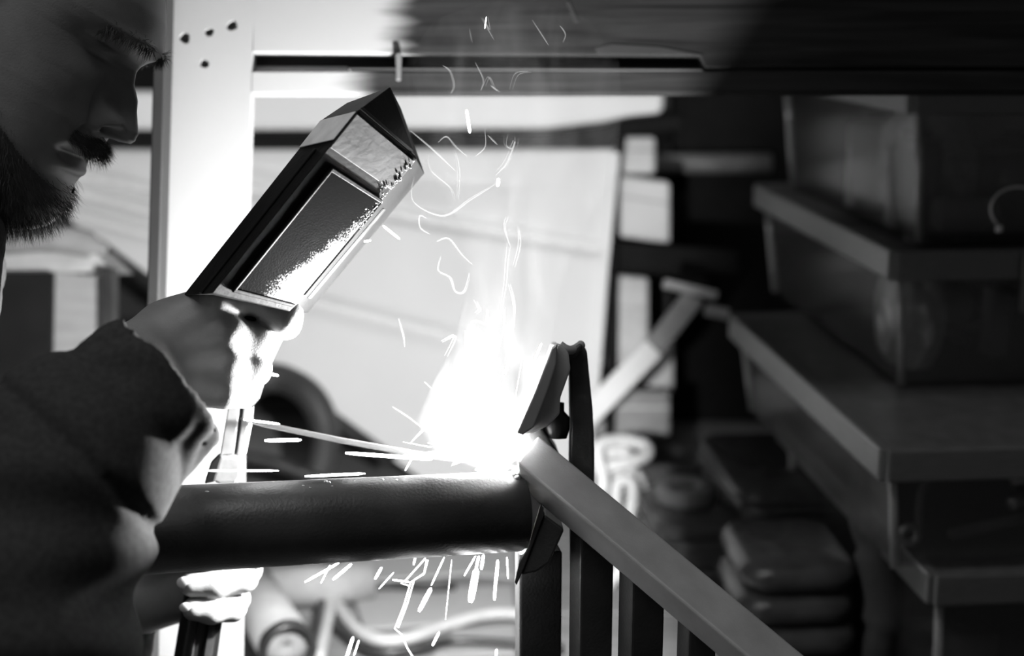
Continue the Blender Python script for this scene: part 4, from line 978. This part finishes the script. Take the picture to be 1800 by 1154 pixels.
# ================================================================== ARC, SPARKS, SMOKE
t = thing('welding_arc', 'blinding white welding arc at the right end of the pipe', 'welding arc', ARC)
bm = bmesh.new(); bmesh.ops.create_icosphere(bm, subdivisions=4, radius=1); r_ = random.Random(5)
ph = [(Vector((r_.uniform(-1, 1), r_.uniform(-1, 1), r_.uniform(-1, 1))) * r_.uniform(2, 6), r_.uniform(0, 6)) for _ in range(8)]
for v in bm.verts:
    n = v.co.copy(); s = 1 + sum(.09 * math.sin(n.dot(k) + p) for k, p in ph)
    q = RT * n.x * .0125 * s + UP * n.z * .0022 * s + FW * n.y * .006 * s; v.co = P(872, 821, .998) + q
obj('plasma', bm_mesh(bm), mat_emit('arc_plasma', 25), t, True)

SPK = [  # x0, y0, x1, y1, half width px
    (820, 193, 826, 234, 3.0), (876, 314, 875, 328, 3.2), (673, 397, 703, 421, 2.2), (640, 425, 652, 423, 2.0), (465, 656, 490, 661, 3.0),
    (358, 828, 490, 828, 2.0), (536, 838, 642, 833, 2.6), (607, 797, 760, 808, 3.6), (428, 738, 492, 746, 2.4), (465, 775, 530, 774, 3.5),
    (712, 828, 728, 800, 1.6), (585, 1020, 618, 992, 2.6), (536, 1024, 596, 990, 2.2), (659, 1019, 671, 998, 2.4), (727, 994, 730, 980, 1.8),
    (736, 1076, 758, 1034, 4.0), (758, 1030, 781, 980, 1.4), (827, 1060, 838, 1000, 6.5), (836, 1004, 842, 978, 2.6), (816, 1013, 836, 978, 1.6),
    (846, 1002, 850, 976, 2.8), (869, 1056, 872, 1010, 2.6), (872, 1024, 875, 985, 2.8), (893, 1018, 891, 980, 1.4), (760, 1136, 772, 1112, 2.4),
    (608, 1160, 621, 1120, 3.2), (622, 1154, 631, 1126, 1.8), (872, 1154, 873, 1142, 2.4), (666, 1036, 692, 1007, 1.2), (564, 1026, 580, 994, 1.3),
    (783, 1090, 794, 985, .8), (690, 1020, 720, 1024, 1.6), (855, 30, 852, 50, .9), (940, 632, 952, 604, 2.0)]
SPK_LABELS = '''fat spark crossing the black hose above the arc
short stubby spark high over the arc, among the smoke curls
slanting spark just right of the shield's clip bar
tiny level spark close to the shield's clip bar
short level spark touching the right side of the fist
long thin level spark in front of the electrode holder jaws
long level spark lying just over the top of the pipe
long bright spark under the electrode, running into the arc
level spark over the upper end of the electrode
faint broad spark on the white paper beside the electrode holder
tiny upright spark at the pipe's top edge left of the arc
thick slanting spark below the pipe, second from the left
leftmost slanting spark under the edge of the pipe
short slanting spark above the hose loop, left of the kinked trail
tiny upright spark under the pipe, beside the top of the kinked trail
thick drop-like spark right of the kinked trail
thin slanting spark above the thick drop-like one
broadest spark, hanging below the pipe left of the first baluster
short spark joined to the top of the broadest spark
thin slanting spark just left of the broadest spark
short upright spark just right of the broadest spark, under the pipe
lower tapering half of the upright spark near the first baluster
upper half of the upright spark near the first baluster
thin upright spark nearest to the first baluster
short slanting spark low over the pale hose
thick spark at the bottom edge of the picture, left of the kinked trail
thin spark at the bottom edge beside the thick one
tiny spark at the bottom edge near the first baluster
hair-thin slanting spark inside the hose loop
hair-thin slanting spark beside the leftmost sparks under the pipe
longest hair-thin spark falling from the pipe
small level spark where the kinked trail bends
tiny spark high up in front of the dark timber
short spark flying past the tip of the bent bracket'''.split('\n')
for k, (x0, y0, x1, y1, w) in enumerate(SPK):
    d = .95 if y0 < 900 else .975; a, b = P(x0, y0, d), P(x1, y1, d + .003); r = w * d / F
    o = tag(obj('spark', tube([a, a.lerp(b, .12), a.lerp(b, .5), a.lerp(b, .9), b], [r * .5, r * .9, r, r * .9, r * .4], 7), M_SPARK), SPK_LABELS[k], 'spark', 'sparks flying off the weld' if y0 < 900 else 'sparks falling below the pipe')
# kinked trail under the pipe
trail = [[(750, 985), (745, 1010), (722, 1024), (710, 1065), (694, 1106), (706, 1116), (716, 1140), (726, 1156)], [(748, 982), (714, 1020), (705, 1026), (718, 1030)], [(752, 985), (746, 1008), (728, 1020), (716, 1062), (700, 1104)]]
t = thing('spark_trail', 'kinked bright spark trail dangling below the pipe', 'spark trail', P(715, 1150, .975))
for pl in trail: obj('strand', tube([P(x, y, .975) for x, y in pl], .0006, 6), mat_emit('spark_trail', 2.0), t)
# spray of sparks from the arc: hundreds of hair-thin streaks
bm = bmesh.new(); r_ = random.Random(21)
for k in range(230):
    ang = r_.gauss(100, 42) if k % 3 else r_.uniform(5, 200)
    L = abs(r_.gauss(0, 46)) + 18; s0 = r_.uniform(.35, .6)
    if 12 < ang < 70: L *= .45
    cx, cy = r_.gauss(850, 26), r_.gauss(795, 10); a = math.radians(ang); ex, ey = cx + L * math.cos(a), cy - L * math.sin(a) * (1.35 if 70 < ang < 130 else 1)
    dd = 1.003 + r_.uniform(-.04, .03); mx, my = (cx + ex) / 2 + r_.gauss(0, 3), (cy + ey) / 2 + r_.gauss(0, 3)
    if ey > 822 and ex < 905: ey = 822
    w = r_.uniform(.4, 1.1) / F
    bm_tube(bm, [P(cx + (ex - cx) * s0, cy + (ey - cy) * s0, 1.003), P(mx, my, (dd + 1.003) / 2), P(ex, ey, dd)], [w, w, w * .3], 4)
o = tag(obj('spark_spray', bm_mesh(bm), mat_emit('spray', 5.0)), 'dense spray of fine sparks bursting from the arc', 'sparks', kind='stuff')

# curling smoke threads
WISP = [[(720, 228), (760, 262), (800, 300)], [(770, 250), (785, 240), (800, 258), (822, 275)], [(800, 262), (808, 300), (806, 350)], [(752, 272), (757, 300), (790, 330), (797, 352)],
        [(728, 310), (727, 355), (780, 380), (830, 350), (870, 325)], [(750, 384), (738, 380), (738, 400), (755, 412)], [(768, 425), (790, 420), (812, 448), (830, 465)], [(775, 450), (770, 475), (790, 488), (800, 512), (815, 512), (825, 480)],
        [(893, 236), (890, 255), (900, 262), (905, 250), (893, 285), (880, 300), (872, 308)], [(905, 240), (903, 258), (885, 296)], [(852, 228), (853, 258), (836, 275)], [(858, 238), (875, 255)], [(850, 35), (862, 52), (857, 30)], [(845, 30), (868, 70)],
        [(778, 115), (790, 125), (797, 150), (792, 165)], [(835, 110), (850, 140), (845, 160)], [(850, 150), (858, 135), (868, 155)], [(862, 150), (875, 160)], [(935, 35), (955, 65), (965, 80)], [(985, 45), (994, 60), (990, 75)], [(825, 50), (828, 75)], [(895, 160), (905, 130), (930, 125)],
        [(880, 560), (890, 500), (893, 460), (898, 430)], [(900, 600), (905, 540), (897, 500)], [(870, 640), (885, 580), (888, 540)], [(845, 660), (838, 610), (830, 590), (832, 565)], [(800, 700), (812, 660), (816, 630), (840, 620)], [(690, 715), (720, 735), (750, 760)], [(775, 600), (798, 590), (782, 625)], [(838, 530), (845, 545), (838, 552)], [(830, 600), (828, 570), (842, 566), (856, 570), (858, 545)],
        [(755, 760), (760, 705), (778, 685)], [(765, 740), (790, 700), (795, 665)], [(720, 780), (760, 735), (785, 690)], [(880, 680), (895, 640), (900, 610)], [(700, 560), (708, 590), (712, 610)], [(895, 430), (886, 400), (890, 380)], [(905, 470), (915, 430), (912, 400)]]
def mat_smoke_thread():
    m = bpy.data.materials.new('smoke_thread'); m.use_nodes = True; nt = m.node_tree; N = nt.nodes; L = nt.links; N.remove(N['Principled BSDF'])
    t = N.new('ShaderNodeBsdfTransparent'); d = N.new('ShaderNodeBsdfTranslucent'); e = N.new('ShaderNodeBsdfDiffuse'); a = N.new('ShaderNodeMixShader'); b = N.new('ShaderNodeMixShader'); a.inputs[0].default_value = .5; b.inputs[0].default_value = .045
    d.inputs[0].default_value = e.inputs[0].default_value = (.9, .9, .9, 1)
    L.new(d.outputs[0], a.inputs[1]); L.new(e.outputs[0], a.inputs[2]); L.new(t.outputs[0], b.inputs[1]); L.new(a.outputs[0], b.inputs[2]); L.new(b.outputs[0], N['Material Output'].inputs[0]); return m
bm = bmesh.new(); r_ = random.Random(33)
for k, w in enumerate(WISP):
    for s in range(2):
        d0 = .955 + r_.uniform(-.02, .02); j = r_.uniform(-5, 5) * s
        q = spline([P(x + j + r_.gauss(0, 1.2 * s), y + j * .5, d0) for x, y in w], 7); n = len(q); rr = r_.uniform(.5, 1.2) / F
        bm_tube(bm, q, [rr * (.3 + math.sin(math.pi * i / (n - 1))) for i in range(n)], 5)
tag(obj('smoke_threads', bm_mesh(bm), mat_smoke_thread()), 'thin curling threads of white smoke rising from the arc', 'smoke', kind='stuff')

# the smoke itself: a plume that scatters the light of the arc
def plume():
    prof = [(858, 818, 30, .030), (852, 790, 95, .045), (850, 740, 120, .05), (862, 680, 105, .05), (885, 600, 85, .05), (905, 500, 85, .05), (920, 400, 110, .06), (920, 300, 165, .06), (905, 200, 190, .06), (900, 110, 190, .05), (900, 40, 140, .04), (900, 10, 60, .02)]
    bm = bmesh.new(); rings = []
    for x, y, rx, rz in prof:
        rings.append([bm.verts.new(P(x + rx * math.cos(a), y, 1.005) + FW * rz * math.sin(a)) for a in [2 * math.pi * k / 20 for k in range(20)]])
    for a, b in zip(rings, rings[1:]):
        for k in range(20): bm.faces.new([a[k], a[(k + 1) % 20], b[(k + 1) % 20], b[k]])
    bm.faces.new(rings[0]); bm.faces.new(rings[-1]); return bm_mesh(bm)
def mat_plume():
    m = bpy.data.materials.new('weld_smoke'); m.use_nodes = True; nt = m.node_tree; N = nt.nodes; L = nt.links; N.remove(N['Principled BSDF'])
    vs = N.new('ShaderNodeVolumeScatter'); tc = N.new('ShaderNodeTexCoord')
    nz = N.new('ShaderNodeTexNoise'); nz.inputs['Scale'].default_value = 22; nz.inputs['Detail'].default_value = 4; nz.inputs['Distortion'].default_value = 1.4
    mp = N.new('ShaderNodeMapping'); mp.inputs['Scale'].default_value = (1.5, 1, .55); L.new(tc.outputs['Object'], mp.inputs[0]); L.new(mp.outputs[0], nz.inputs[0])
    mr = N.new('ShaderNodeMapRange'); mr.inputs[1].default_value = .42; mr.inputs[2].default_value = .72; mr.inputs[4].default_value = .55; L.new(nz.outputs[0], mr.inputs[0])
    # denser close to the weld, where the fume forms
    sb = N.new('ShaderNodeVectorMath'); sb.operation = 'DISTANCE'; sb.inputs[1].default_value = ARC; L.new(tc.outputs['Object'], sb.inputs[0])
    m2 = N.new('ShaderNodeMapRange'); m2.interpolation_type = 'SMOOTHERSTEP'; m2.inputs[1].default_value = .05; m2.inputs[2].default_value = .0; m2.inputs[3].default_value = 0; m2.inputs[4].default_value = .35; L.new(sb.outputs['Value'], m2.inputs[0])
    ad = N.new('ShaderNodeMath'); L.new(mr.outputs[0], ad.inputs[0]); L.new(m2.outputs[0], ad.inputs[1]); L.new(ad.outputs[0], vs.inputs['Density'])
    L.new(vs.outputs[0], N['Material Output'].inputs['Volume']); return m
tag(obj('smoke_plume', plume(), mat_plume()), 'soft plume of weld smoke rising from the arc', 'smoke', kind='stuff')
